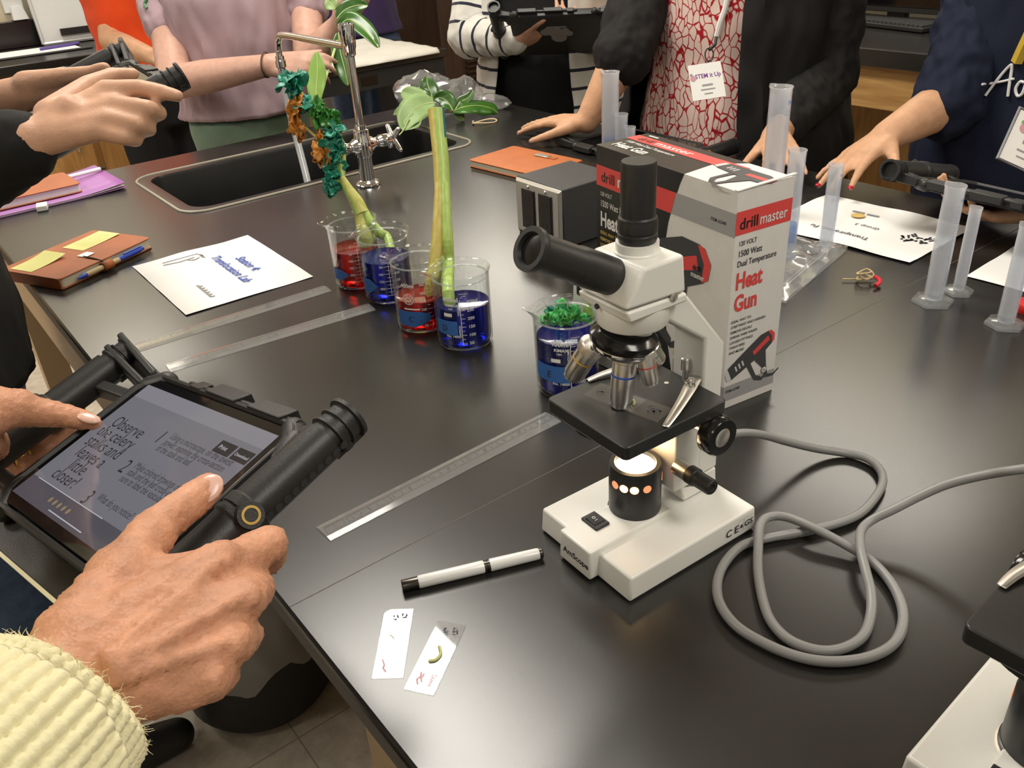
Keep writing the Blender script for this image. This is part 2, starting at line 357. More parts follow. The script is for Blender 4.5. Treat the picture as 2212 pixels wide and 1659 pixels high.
# ================================================================ faucet
FB=UV(.871,1.676)
t=thing('lab_faucet','chrome gooseneck lab faucet standing in front of the sink','faucet',FB,ANG)
mb=MB(); mb.lathe([(.026,0),(.027,.003),(.024,.008),(.0165,.012),(.0150,.05),(.0155,.058),(.0155,.062)],28); mb.build('base_flange',m_chrome,t)
zb=.086
mb=MB(); mb.lathe([(.0145,.062),(.019,.066),(.020,.075),(.019,.098),(.0165,.106),(.0165,.118),(.0125,.120),(.0125,.128)],24)
mb.lathe_ax((-.062,0,zb),(.062,0,zb),[(.012,0),(.0135,.02),(.0135,.16),(.0105,.2),(.0105,.28),(.016,.34),(.017,.5),(.016,.66),(.0105,.72),(.0105,.8),(.0135,.84),(.0135,.98),(.012,1)],20)
mb.build('valve_body',m_chrome,t)
for sx in (-1,1):
    mb=MB(); mb.cyl((sx*.062,0,zb),(sx*.072,0,zb),.012,.009,16)
    for k in range(4):
        a=PI/4+k*PI/2; d=V((0,math.cos(a),math.sin(a))); p=V((sx*.074,0,zb)); mb.capsule(p,p+d*.031+V((sx*.004,0,0)),.0075,.0052,10)
    mb.build('handle',m_chrome,t)
mb=MB(); mb.lathe([(.0085,.126),(.0085,.265),(.012,.268),(.0125,.278),(.0145,.284),(.0155,.30),(.0165,.326),(.0155,.329),(.0145,.322),(.006,.321)],24); mb.build('column',m_chrome,t)
zs=.284
path=spline([(0,.012,zs),(0,.06,zs),(0,.15,zs),(0,.305,zs-.001),(0,.338,zs-.010),(0,.351,zs-.032),(0,.352,zs-.055)],6)
mb=MB(); mb.tube(path,.0078,14); mb.build('gooseneck',m_chrome,t)
mb=MB(); mb.lathe([(.0105,0),(.0105,-.008),(.0125,-.010),(.0125,-.024),(.009,-.027),(.0095,-.031),(.0075,-.032),(.009,-.036),(.007,-.037),(.0085,-.042),(.006,-.05)],18,0,M.Translation((0,.352,zs-.05))); mb.build('nozzle',m_chrome,t)
mb=MB(); mb.tube(spline([(0,.352,zs-.075),(-.003,.348,.175),(-.010,.328,.115),(-.026,.275,.045),(-.050,.205,-.02),(-.075,.145,-.09),(-.085,.125,-.15)],8),.0085,12)
mb.build('hose',clear('milky vinyl hose',amount=.9,rough=.15,milky=.72,mcol=(.60,.62,.64)),t)
# ================================================================ things on the lab table
m_screw=m_steel
# ---- power outlet pedestal
o0=UV(.914,1.135,.0004); t=thing('outlet_box','dark grey bench outlet box with steel double receptacle plate','outlet box',o0,ANG+R(-90)+PI/2)
# local x = u (away), y = v ; face plate on -x side
W_,H_,D_=.126,.104,.128
mb=MB(); mb.box((D_/2,0,H_/2),(D_,W_,H_)); mb.build('housing',mat('charcoal textured metal',(.035,.035,.036),.5,bump=.2,bscale=900),t,bevel=.002)
mb=MB(); mb.hexa([(-.001,-.062,.004),(-.001,.062,.004),(-.001,.062,.103),(-.001,-.062,.103),(-.006,-.057,.009),(-.006,.057,.009),(-.006,.057,.098),(-.006,-.057,.098)]); fp=mb.build('face_plate',m_steel,t,bevel=.001)
for y in (-.023,.023):
    mb=MB(); mb.box((-.0065,y,.053),(.003,.034,.070),0); mb.box((-.0082,y,.053),(.0012,.031,.066),1)
    for z in (.072,.036):
        for dy in (-.006,.006): mb.box((-.0089,y+dy,z),(.0006,.0022,.008),2)
        mb.cyl((-.0086,y,z-.011),(-.0092,y,z-.011),.0025,None,10,2)
    mb.build('receptacle',[m_blackmt,mat('brown black receptacle',(.022,.014,.012),.3),m_ink],t)
    for z in (.093,.013):
        mb=MB(); mb.lathe_ax((-.006,y,z),(-.0085,y,z),[(.0035,0),(.0035,.5),(.002,1)],12); mb.build('screw',m_chrome,fp)
# ---- heat gun carton
bo=V((.2439,.8570,TZ+.0004)); bx=math.atan2(.47833,.87818)
t=thing('carton','tall black white and red heat gun carton behind the microscope','box',bo,bx)
m_card=mat('white card',(.74,.72,.69),.42,cvar=.04,cscale=40); m_cblk=mat('black print',(.018,.017,.017),.32); m_cred=mat('red print',(.74,.075,.07),.4)
m_cgry=mat('grey print',(.36,.36,.36),.42); m_cyel=mat('yellow print',(.65,.45,.12),.5); m_cdg=mat('dark grey print',(.06,.06,.065),.4); m_csil=mat('silver print',(.6,.6,.62),.35)
CM=[m_card,m_cblk,m_cred,m_cgry,m_cyel,m_cdg,m_csil,m_ink]
BW,BL,BH=.080,.250,.262
mb=MB(); mb.box((BW/2,BL/2,BH/2),(BW,BL,BH),0); 
FN=M(((1,0,0,0),(0,0,-1,-.0003),(0,1,0,0),(0,0,0,1)))            # narrow face, y=0 : x right, z up
FL=M(((0,0,-1,-.0003),(-1,0,0,BL),(0,1,0,0),(0,0,0,1)))          # long face, x=0 : runs from the far end to the near one
FT=M(((0,1,0,0),(-1,0,0,BL),(0,0,1,BH+.0003),(0,0,0,1)))         # lid: reads from the far end, tops toward +x
def pol(mx,pts,mi,lift=0): 
    mb.add([(x,y,lift) for x,y in pts],[tuple(range(len(pts)))],mi,mx)
def rect(mx,x0,x1,y0,y1,mi,lift=0): pol(mx,[(x0,y0),(x1,y0),(x1,y1),(x0,y1)],mi,lift)
def gunpic(mx,cx,cy,s,a,l0=.0003,flip=1):
    q=mx@M.Translation((cx,cy,0))@M.Rotation(a,4,'Z')@M.Diagonal((s*flip,s,1,1))
    def P(pts,mi,k): mb.add([(x,y,l0+k*.00012) for x,y in pts],[tuple(range(len(pts)))],mi,q)
    P([(-.5,.0),(-.5,.17),(-.42,.19),(-.42,-.02)],6,0)
    P([(-.42,-.03),(-.42,.2),(-.1,.25),(.3,.3),(.46,.26),(.5,.14),(.46,.02),(.3,-.02),(0,-.03)],5,0)
    P([(.44,.26),(.5,.24),(.54,.14),(.5,.04),(.44,.02),(.48,.14)],2,1)
    P([(.08,.06),(.42,.1),(.42,.19),(.08,.14)],2,1)
    P([(.06,-.03),(.3,-.02),(.22,-.3),(.2,-.45),(.06,-.47),(.05,-.44),(.14,-.4),(.15,-.28)],5,0)
    P([(-.1,-.02),(-.02,-.03),(0,-.3),(.08,-.4),(.06,-.47),(-.06,-.36)],5,0)
    P([(.12,-.47),(.2,-.45),(.3,-.52),(.42,-.5),(.42,-.53),(.28,-.56)],5,0)
    for k in range(3): P([(-.3+.07*k,.04),(-.27+.07*k,.04),(-.27+.07*k,.14),(-.3+.07*k,.14)],6,1)
# narrow face
rect(FN,0,BW,.214,.240,2); mb.text('drill',FN@M.Translation((.005,.2200,.0004)),.0175,1,.012,.98); mb.text('master',FN@M.Translation((.0335,.2200,.0004)),.0175,0,.012,.82)
mb.text('120 VOLT',FN@M.Translation((.006,.2015,.0003)),.0075,7,.008,.8)
mb.text('1500 Watt',FN@M.Translation((.006,.189,.0003)),.0102,7,.008,.78)
mb.text('Dual Temperature',FN@M.Translation((.006,.1775,.0003)),.0098,7,.008,.78)
mb.text('Heat',FN@M.Translation((.006,.151,.0003)),.0275,2,.03,.72); mb.text('Gun',FN@M.Translation((.006,.1245,.0003)),.0275,2,.03,.72)
for i,s_ in enumerate(('IDEAL WAY TO:','STRIP PAINT AND VARNISH','REMOVE DECALS','SHRINK WIRE WRAPS','LOOSEN FITTINGS','THAW PIPES','AND MORE!')):
    mb.text(s_,FN@M.Translation((.004,.1105-.0065*i,.0003)),.0046,7,.012,.92)
rect(FN,0,BW,.010,.030,3); gunpic(FN,.040,.052,.078,R(24)); mb.text('ITEM 62340',FN@M.Translation((.003,.021,.0004)),.005,7,.012,.9)
mb.lathe([(.0045,.0004),(.0045,.0005)],20,7,FN@M.Translation((.062,.034,0))); mb.lathe([(.0038,.0005),(.0038,.0006)],20,0,FN@M.Translation((.062,.034,0)))
mb.text('ETL',FN@M.Translation((.062,.0325,.0008)),.0036,7,.02,.8,'c')
# long face: black far part, white near part behind a curved line
cv=[(.166,.262),(.160,.25),(.150,.225),(.142,.20),(.137,.17),(.136,.14),(.14,.09),(.15,.04),(.16,0)]
pol(FL,[(0,0)]+list(reversed(cv))+[(0,.262)],1)
pol(FL,[(0,.212),(.146,.212),(.154,.238),(0,.238)],2,.0003)
pol(FL,[(.146,.212),(.250,.212),(.250,.238),(.154,.238)],3,.0001)
mb.text('drill',FL@M.Translation((.010,.2185,.0006)),.0185,1,.012,1.0); mb.text('master',FL@M.Translation((.0435,.2185,.0006)),.0215,0,.012,1.28)
mb.text('120 VOLT',FL@M.Translation((.008,.2,.0004)),.0072,0,.008,.8); mb.text('1500 Watt Dual Temperature',FL@M.Translation((.008,.186,.0004)),.0115,0,.008,.75)
mb.text('Heat Gun',FL@M.Translation((.008,.160,.0004)),.027,0,.03,.72)
for i,s_ in enumerate(('IDEAL WAY TO: STRIP PAINT','REMOVE DECALS, SHRINK WRAPS','LOOSEN FITTINGS, THAW PIPES','AND MORE!')): mb.text(s_,FL@M.Translation((.008,.149-.0085*i,.0004)),.0062,4,.012,.9)
gunpic(FL,.125,.125,.185,R(12),.0006)
mb.text('drill',FL@M.Translation((.188,.158,.0012)),.009,1,.02,1,shear=0); mb.text('master',FL@M.Translation((.186,.149,.0012)),.009,0,.02,.9)
mb.text('ITEM 62340',FL@M.Translation((.212,.2225,.0004)),.0052,7,.012,.95)
rect(FL,.16,.25,.010,.030,3,.0001); pol(FL,[(.16,.035),(.186,.035),(.188,.06),(.166,.075)],4,.0005)
# lid
pol(FT,[(0,0),(.166,0),(.158,.05),(.182,.08),(0,.08)],1)
rect(FT,0,.166,.046,.066,2,.0003); pol(FT,[(.166,.046),(.19,.055),(.2,.066),(.166,.066)],2,.0003)
mb.text('drill',FT@M.Translation((.014,.0505,.0005)),.0165,1,.012,1.1); mb.text('master',FT@M.Translation((.048,.0505,.0005)),.0175,0,.012,1.35)
mb.text('1500 Watt Dual Temperature',FT@M.Translation((.012,.0345,.0004)),.0092,0,.012,.82); mb.text('Heat Gun',FT@M.Translation((.012,.013,.0004)),.022,0,.03,.72)
rect(FT,.012,.030,.071,.0745,0,.0004)
gunpic(FT,.205,.040,.085,R(-8),.0006,1)
mb.build('carton_body',CM,t,flat=True)
mb=MB(); mb.add([(-.0015,-.001,BH+.0012),(BW+.002,-.0015,BH+.0035),(BW+.002,.004,BH+.003),(-.0015,.004,BH+.0011)],[(0,1,2,3)],0); mb.build('lid_flap',m_card,t,solid=.0012,flat=True)
# ---- station sheet and the two pages on the right
def sheet(label,name,c00,c10,c01,marks,seed,curl=.0025,mats=None,group=None,n=18,up=0):
    """c00, c10 along the reading direction; c01 toward the top of the page"""
    o=V(c00); ex=V(c10)-o; ey=V(c01)-o; w_=ex.length; h_=ey.length; mx=frame(o,ex,ey); mb=MB(); vs=[];fs=[]
    for j in range(n+1):
        for i in range(n+1):
            a,b=i/n,j/n; e=min(a,1-a,b,1-b); k=max(0,1-e*6)
            z=.0006+curl*k*k*(.55+.9*mnoise.noise(V((a*3.1+seed,b*3.3,seed*.7))))+up*max(0,a-.8)**2*25
            vs.append((a*w_,b*h_,max(.0003,z)))
    for j in range(n):
        for i in range(n): q=j*(n+1)+i; fs.append((q,q+1,q+n+2,q+n+1))
    mb.add(vs,fs,0)
    if marks: marks(mb,w_,h_)
    ob=mb.build(name,mats or [m_white,m_navyink,m_gink,m_ink,m_cyel],recalc=False); ob.matrix_basis=mx; tag(ob,label,'paper',group); return ob
def smudge(mb,pts,wd,z,mi):
    P=[V((x,y,z)) for x,y in pts]
    for a,b in zip(P,P[1:]):
        n=(b-a).normalized().cross(V((0,0,1)))*wd/2; mb.quad(a-n,b-n,b+n,a+n,mi)
def mk1(mb,w_,h_):
    T=lambda x,y:M.Translation((x,y,.0018))
    mb.text('Station 4:',T(w_*.5,h_*.70),.023,1,.02,.95,'c',.28); mb.text('Translocation Lab',T(w_*.5,h_*.555),.023,1,.02,.95,'c',.28)
    random.seed(3)
    for x,y,l,a in ((.09,.36,.30,.0),(.13,.33,.26,.02),(.155,.44,.10,.03)):
        smudge(mb,[(w_*x,h_*(y-l/2)),(w_*(x+a),h_*y),(w_*(x+a*.3),h_*(y+l/2))],.003,.0017,2)
    for k in range(7):
        x=w_*(.1+.012*k); smudge(mb,[(x,h_*(.50+.01*(k%3))),(x+.006,h_*(.53-.008*(k%2)))],.002,.0017,2)
    for k in range(12):
        x=w_*(.62+.02*k); smudge(mb,[(x,h_*.25),(x+.003,h_*(.27+.02*(k%2)))],.003,.0017,2)
pA,pB,pC,pD=TP(286.2,577),TP(538.5,512.3),TP(682.7,603.8),TP(404.3,683.9)
sheet('white sheet titled Station 4 Translocation Lab lying left of the beakers','paper_sheet',pA,pA+(pC-pB+pD-pA).normalized()*.2794,pA+(pB-pA).normalized()*.2159,mk1,1.3)
def mk2(mb,w_,h_):
    T=lambda x,y:M.Translation((x,y,.0018))
    mb.text('Transpiration Fu',T(w_*.36,h_*.72),.0165,3,.01,1,'l'); mb.text('Group 3',T(w_*.40,h_*.48),.013,3,.01,1,'l'); smudge(mb,[(w_*.52,h_*.23),(w_*.60,h_*.235)],.007,.0017,2); smudge(mb,[(w_*.62,h_*.23),(w_*.70,h_*.235)],.007,.0017,2)
    random.seed(5)
    for k in range(26):
        x=w_*(.05+random.random()*.18); y=h_*(.38+.42*(x/w_)+random.random()*.12); smudge(mb,[(x,y),(x+.01*random.random(),y+.012*random.uniform(-1,1))],.004,.0017,3)
    mb.lathe([(.012,.0014),(.012,.0017)],18,4,T(w_*.62,h_*.33-.0))
N_=TP(1964,572); Lf=(TP(1731,510)-N_).normalized(); Rt=V((Lf.y,-Lf.x,0))
# the page is read from the far side: reading runs from image right to image left
c01=N_; c00=N_+Rt*.2159
sheet('white Transpiration page with a yellow dot beside the upright cylinders','paper_sheet',c00,c00+Lf*.2794,c01,mk2,4.2,.004)
q0=TP(2086,599); q1=TP(2212,632); qd=(q1-q0).normalized(); qn=V((-qd.y,qd.x,0))
sheet('blank white page behind the shortest cylinder at the right edge','paper_sheet',q0,q0+qd*.2794,q0+qn*.2159,None,8.1,.002)
# ---- rulers
m_clr=clear('clear ruler plastic',amount=.9,rough=.08,milky=.22,mcol=(.78,.79,.78),ior=1.5)
def ruler(label,a,b,side):
    a,b=V(a),V(b); ex=(b-a).normalized(); mx=frame(a,ex,V((-ex.y,ex.x,0))); 
    t=thing('ruler',label,'ruler',mx=mx,group='clear plastic rulers'); L_=.308; W_=.0285
    mb=MB(); mb.rings([[(x,0,.0002),(x,0,.0010),(x,.007,.0022),(x,W_-.006,.0022),(x,W_,.0012),(x,W_,.0002)] for x in (0,L_)],True,(1,1)); mb.build('ruler_blade',m_clr,t,flat=True)
    mb=MB()
    for i in range(301):
        x=.004+i*.001; l_=.006 if i%10==0 else (.0045 if i%5==0 else .003); mb.box((x,W_-.0065-l_/2,.0024),(.00022,l_,.0001))
    for i in range(193):
        x=.0035+i*.0254/16; l_=.0065 if i%16==0 else (.0045 if i%8==0 else .0028); mb.box((x,.0085+l_/2,.0024),(.00022,l_,.0001))
    for i in range(1,31): mb.text(str(i),M.Translation((.004+i*.01,W_-.0155,.0025)),.0028,0,.01,1,'c')
    for i in range(1,13): mb.text(str(i),M.Translation((.0035+i*.0254,.0155,.0025)),.0032,0,.01,1,'c')
    mb.build('scale_marks',m_ink,t,flat=True); return t
ruler('clear ruler lying between the beakers and the microscope base',TP(714.3,1169.8),TP(1205.8,914.8),1)
ruler('clear ruler nearest the beakers of the two running beside the paper',TP(368.2,804.5),TP(807.1,671.5),1)
e1=TP(716.3,629.2); d1=(e1-TP(297,761)).normalized()
ruler('clear ruler directly along the edge of the station sheet',e1-d1*.308,e1,1)
# ---- microscope slides on the table
m_slide=clear('slide glass',amount=.9,rough=.03,milky=.05,mcol=(.7,.72,.72),ior=1.5); m_smark=mat('dark blue marker',(.03,.03,.07),.6); m_spink=mat('faint pink marker',(.62,.38,.42),.7)
def slide(label,p00,p10,p01,kind):
    o=V(p00); ex=V(p10)-o; ey=V(p01)-o; mx=frame(o,ex,ey); t=thing('glass_slide',label,'slide',mx=mx,group='glass slides')
    w_,h_=.0254,.076
    mb=MB(); mb.box((w_/2,h_/2,.0007),(w_,h_,.0010)); mb.build('slide_glass',m_slide,t,flat=True)
    mb=MB(); mb.box((w_/2-.001,h_*.50,.00145),(.0225,.024,.0002)); mb.build('cover_slip',clear('cover slip',amount=.95,rough=.02,milky=.05),t,flat=True)
    mb=MB(); random.seed(len(label))
    for cx,cy in (((.011,.066),(.0185,.068)) if kind<2 else ((.010,.013),(.014,.009),(.016,.016),(.011,.066))):
        for k in range(9): 
            a=random.random()*6.3; mb.add([(cx+.0022*math.cos(a)-.001,cy+.003*math.sin(a),.0014),(cx+.0022*math.cos(a)+.001,cy+.003*math.sin(a)-.0006,.0014),(cx+.002*math.cos(a+1),cy+.003*math.sin(a+1)+.0008,.0014)],[(0,1,2)])
    mb.build('marker_writing',m_smark,t,flat=True,recalc=False)
    mb=MB()
    if kind==2: pass
    elif kind: smudge(mb,[(.0075,.019),(.0085,.014),(.0065,.011),(.009,.007)],.0016,.0014,0); smudge(mb,[(.0105,.018),(.0095,.013),(.011,.010)],.0014,.0014,0); mb.text('Stem',M.Translation((.017,.019,.0014))@M.Rotation(R(-90),4,'Z'),.006,0,.01)
    else: smudge(mb,[(.006,.019),(.0085,.013),(.0075,.010),(.011,.006)],.0012,.0014,0)
    if kind<2: mb.build('pink_writing',m_spink,t,flat=True)
    mb=MB()
    if kind: mb.tube(spline([(.009,.030,.0019),(.0145,.033,.002),(.016,.040,.002),(.0115,.048,.0019)],6),[.0006]+[.0014]*17+[.0005],8)
    else: mb.tube(spline([(.0085,.0455,.0017),(.0115,.043,.0017),(.013,.0405,.0017)],5),.0004,6)
    mb.build('specimen',mat('pale celery slice',(.50,.52,.20),.4),t)
slide('glass slide with thin brown sliver, left of the pair near the table edge',TP(803.4,1466.8),TP(869.3,1464.8),TP(831,1315.4),0)
slide('glass slide with curved green celery slice, right of the pair',TP(872.5,1489.2),TP(936,1502.9),TP(941.6,1339.8),1)
# ---- white pen
p0,p1=TP(868,1266,.0062),TP(1172,1194,.0062); mx=frame(p0,p1-p0,V((0,0,1))); t=thing('pen','white capped pen with gunmetal ends lying before the microscope','pen',mx=mx)
L_=(p1-p0).length; k=L_/.142
mb=MB(); mb.lathe_ax((.016*k,0,0),(.0815*k,0,0),[(.0054,0),(.0060,.02),(.0060,.98),(.0057,1)],24); mb.build('cap',mat('white lacquer',(.83,.83,.81),.22),t)
mb=MB(); mb.lathe_ax((.0875*k,0,0),(.138*k,0,0),[(.0057,0),(.0060,.02),(.0055,.97),(.0052,1)],24); mb.build('barrel',mat('white lacquer',(.83,.83,.81),.22),t)
m_gun=mat('gunmetal',(.10,.095,.085),.28,1)
mb=MB(); mb.lathe_ax((0,0,0),(.016*k,0,0),[(.0052,0),(.0056,.06),(.0055,1)],24); mb.build('end_cap',m_gun,t)
mb=MB(); mb.lathe_ax((.0815*k,0,0),(.0875*k,0,0),[(.0056,0),(.0056,.4),(.0050,.45),(.0050,.55),(.0056,.6),(.0056,1)],24); mb.build('centre_ring',m_gun,t)
mb=MB(); mb.lathe_ax((.138*k,0,0),(.142*k,0,0),[(.0050,0),(.0050,.8),(.0042,1)],24); mb.build('tail_cap',m_gun,t)
# ---- notebooks
m_leather=mat('orange tan leatherette',(.47,.135,.035),.55,bump=.12,bscale=300,cvar=.12,cscale=20); m_leather2=mat('rust leatherette',(.40,.115,.035),.55,bump=.12,bscale=300,cvar=.12,cscale=20)
m_page=mat('cream page edges',(.72,.66,.50),.7,bump=.1,bscale=4)
m_sticky=mat('yellow sticky paper',(.76,.74,.28),.7)
def notebook(label,mx,w_,h_,z_,m,group='leather notebooks',pages=None):
    t=thing('notebook',label,'notebook',mx=mx,group=group)
    for zz in (.0012,z_-.0012):
        mb=MB(); mb.prism(rrect(w_,h_,.008,4,w_/2,h_/2),zz-.0012,zz+.0012); mb.build('cover',m,t,bevel=.0008)
    mb=MB(); mb.prism(rrect(.003,h_-.004,.001,2,.0015,h_/2),.001,z_-.001); mb.build('spine',m,t)
    mb=MB(); mb.prism(rrect(w_-.008,h_-.006,.005,3,w_/2+.001,h_/2),.0024,z_-.0024); mb.build('page_block',pages or m_page,t)
    return t
# right notebook (clasp faces up), left corner / far corner / right corner
a,b,c=TP(1018,356,.006),TP(1110,324,.006),TP(1260,356,.006); a.z=b.z=c.z=TZ+.0006
ex=(b-c).normalized(); mx=frame(c,ex,(a-b))
t=notebook('orange leather notebook with metal clasp lying behind the outlet box',mx,(b-c).length,(a-b).length,.016,m_leather); t.matrix_basis=frame(c,ex,(a-b)) 
W_,H_=(b-c).length,(a-b).length
mb=MB(); mb.box((W_*.32,H_*.20,.0168),(.030,.014,.0012)); mb.build('strap',m_leather2,t)
mb=MB(); mb.box((W_*.44,H_*.20,.018),(.040,.016,.0016)); mb.build('clasp',m_steel,t,bevel=.0006)
# notebook with sticky notes
a,b,c=TP(131,614,.012),TP(328,522,.012),TP(210,503,.012); a.z=b.z=c.z=TZ+.0006
W_,H_=(b-a).length,(c-b).length
t=notebook('rust notebook with two yellow sticky notes and a pen in its loop',frame(a,b-a,c-b),W_,H_,.02,m_leather2)
for i,(x,y,w2,h2) in enumerate(((.55,.48,.42,.36),(.04,.52,.36,.36))):
    mb=MB(); n=8; vs=[];fs=[]
    for j in range(n+1):
        for q in range(n+1): vs.append((W_*(x+w2*q/n),H_*(y+h2*j/n),.0206+.006*(q/n)**3*(1 if i else .3)))
    for j in range(n):
        for q in range(n): k=j*(n+1)+q; fs.append((k,k+1,k+n+2,k+n+1))
    mb.add(vs,fs)
    if i==0:
        for k in range(5): mb.box((W_*(.78),H_*(.77-.06*k),.0222),(W_*.3,.0006,.0001),1)
    mb.build('sticky_note',[m_sticky,m_gink],t,recalc=False)
mb=MB(); mb.box((W_*.48,H_*.32,.0212),(.022,.02,.0012)); mb.build('clasp',m_steel,t,bevel=.0005)
mb=MB(); mb.tube(spline([(W_*.44,H_*.30,.0212),(W_*.43,.02,.0215),(W_*.43,-.004,.018),(W_*.43,-.010,.010)],5),.0016,8); mb.build('elastic_strap',m_black,t)
mb=MB(); mb.lathe_ax((W_*.40,-.007,.010),(W_*.50,-.007,.010),[(.0075,0),(.0075,1)],16,0,None,(0,0)); mb.build('pen_loop',m_leather2,t,solid=.001)
pp=thing('pen','tan and blue click pen held in the loop of the rust notebook','pen',mx=frame(a,b-a,c-b))
mb=MB(); mb.lathe_ax((W_*.22,-.007,.0102),(W_*.62,-.007,.0102),[(.004,0),(.0045,.1),(.0045,1)],16); mb.build('barrel',mat('bamboo',(.55,.42,.22),.5),pp)
m_bluep=mat('blue plastic',(.02,.06,.42),.3)
mb=MB(); mb.lathe_ax((W_*.14,-.007,.0102),(W_*.23,-.007,.0102),[(.0012,0),(.0036,.5),(.0046,.9),(.0046,1)],16); mb.build('tip',m_bluep,pp)
mb=MB(); mb.lathe_ax((W_*.58,-.007,.0102),(W_*.86,-.007,.0102),[(.0046,0),(.0046,.85),(.003,.87),(.003,1)],16); mb.box((W_*.74,-.007,.0156),(W_*.2,.004,.0016)); mb.build('clip',m_bluep,pp)
# purple folder and the notebook on it
a,b,c=TP(45,462),TP(274,408),TP(232,366); 
ex=(b-a).normalized(); ey=(c-b); ey=(ey-ex*ey.dot(ex)).normalized()
m_purple=mat('purple card',(.38,.15,.42),.5)
fo=b-ex*.33+V((0,0,.0008)); mxF=frame(fo,ex,ey)
t=thing('folder','purple folder of papers under a notebook at the left edge','folder',mx=mxF)
def bend(x): return .0012+.010*max(0,(x-.2)/.13)**2
for i,(dz,dx,m) in enumerate(((0,0,m_purple),(.0016,-.003,m_white),(.0034,0,m_purple))):
    mb=MB(); n=12; vs=[(x*.33/n+dx,y*.22/4,dz+bend(x*.33/n)*(.3+.7*i/2)) for y in range(5) for x in range(n+1)]
    mb.add(vs,[(y*(n+1)+x,y*(n+1)+x+1,(y+1)*(n+1)+x+1,(y+1)*(n+1)+x) for y in range(4) for x in range(n)]); mb.build(('back_cover','sheets','front_cover')[i],m,t,solid=.0008,recalc=False)
notebook('rust notebook with white pages resting on the purple folder',mxF@M.Translation((.06,.030,.0072)),.185,.135,.020,m_leather2,pages=m_white)
pa,pb=TP(170,377,.021),TP(228,362,.021); t=thing('pen','white pen with black tip lying at the back of the purple folder','pen',mx=frame(pa,pb-pa,V((0,0,1))))
L_=(pb-pa).length
mb=MB(); mb.cyl((-.06,0,0),(L_*.8,0,0),.0048,None,14); mb.build('barrel',mat('white lacquer',(.83,.83,.81),.22),t)
mb=MB(); mb.cyl((L_*.8,0,0),(L_,0,0),.005,.002,14); mb.build('tip',m_black,t)
e=TP(93,453); mb=MB(); mb.box((0,0,.0065),(.022,.032,.0125)); o=mb.build('eraser',m_white,bevel=.002); o.location=e; o.rotation_euler=(0,0,.4); tag(o,'small white eraser block in front of the purple folder','eraser')
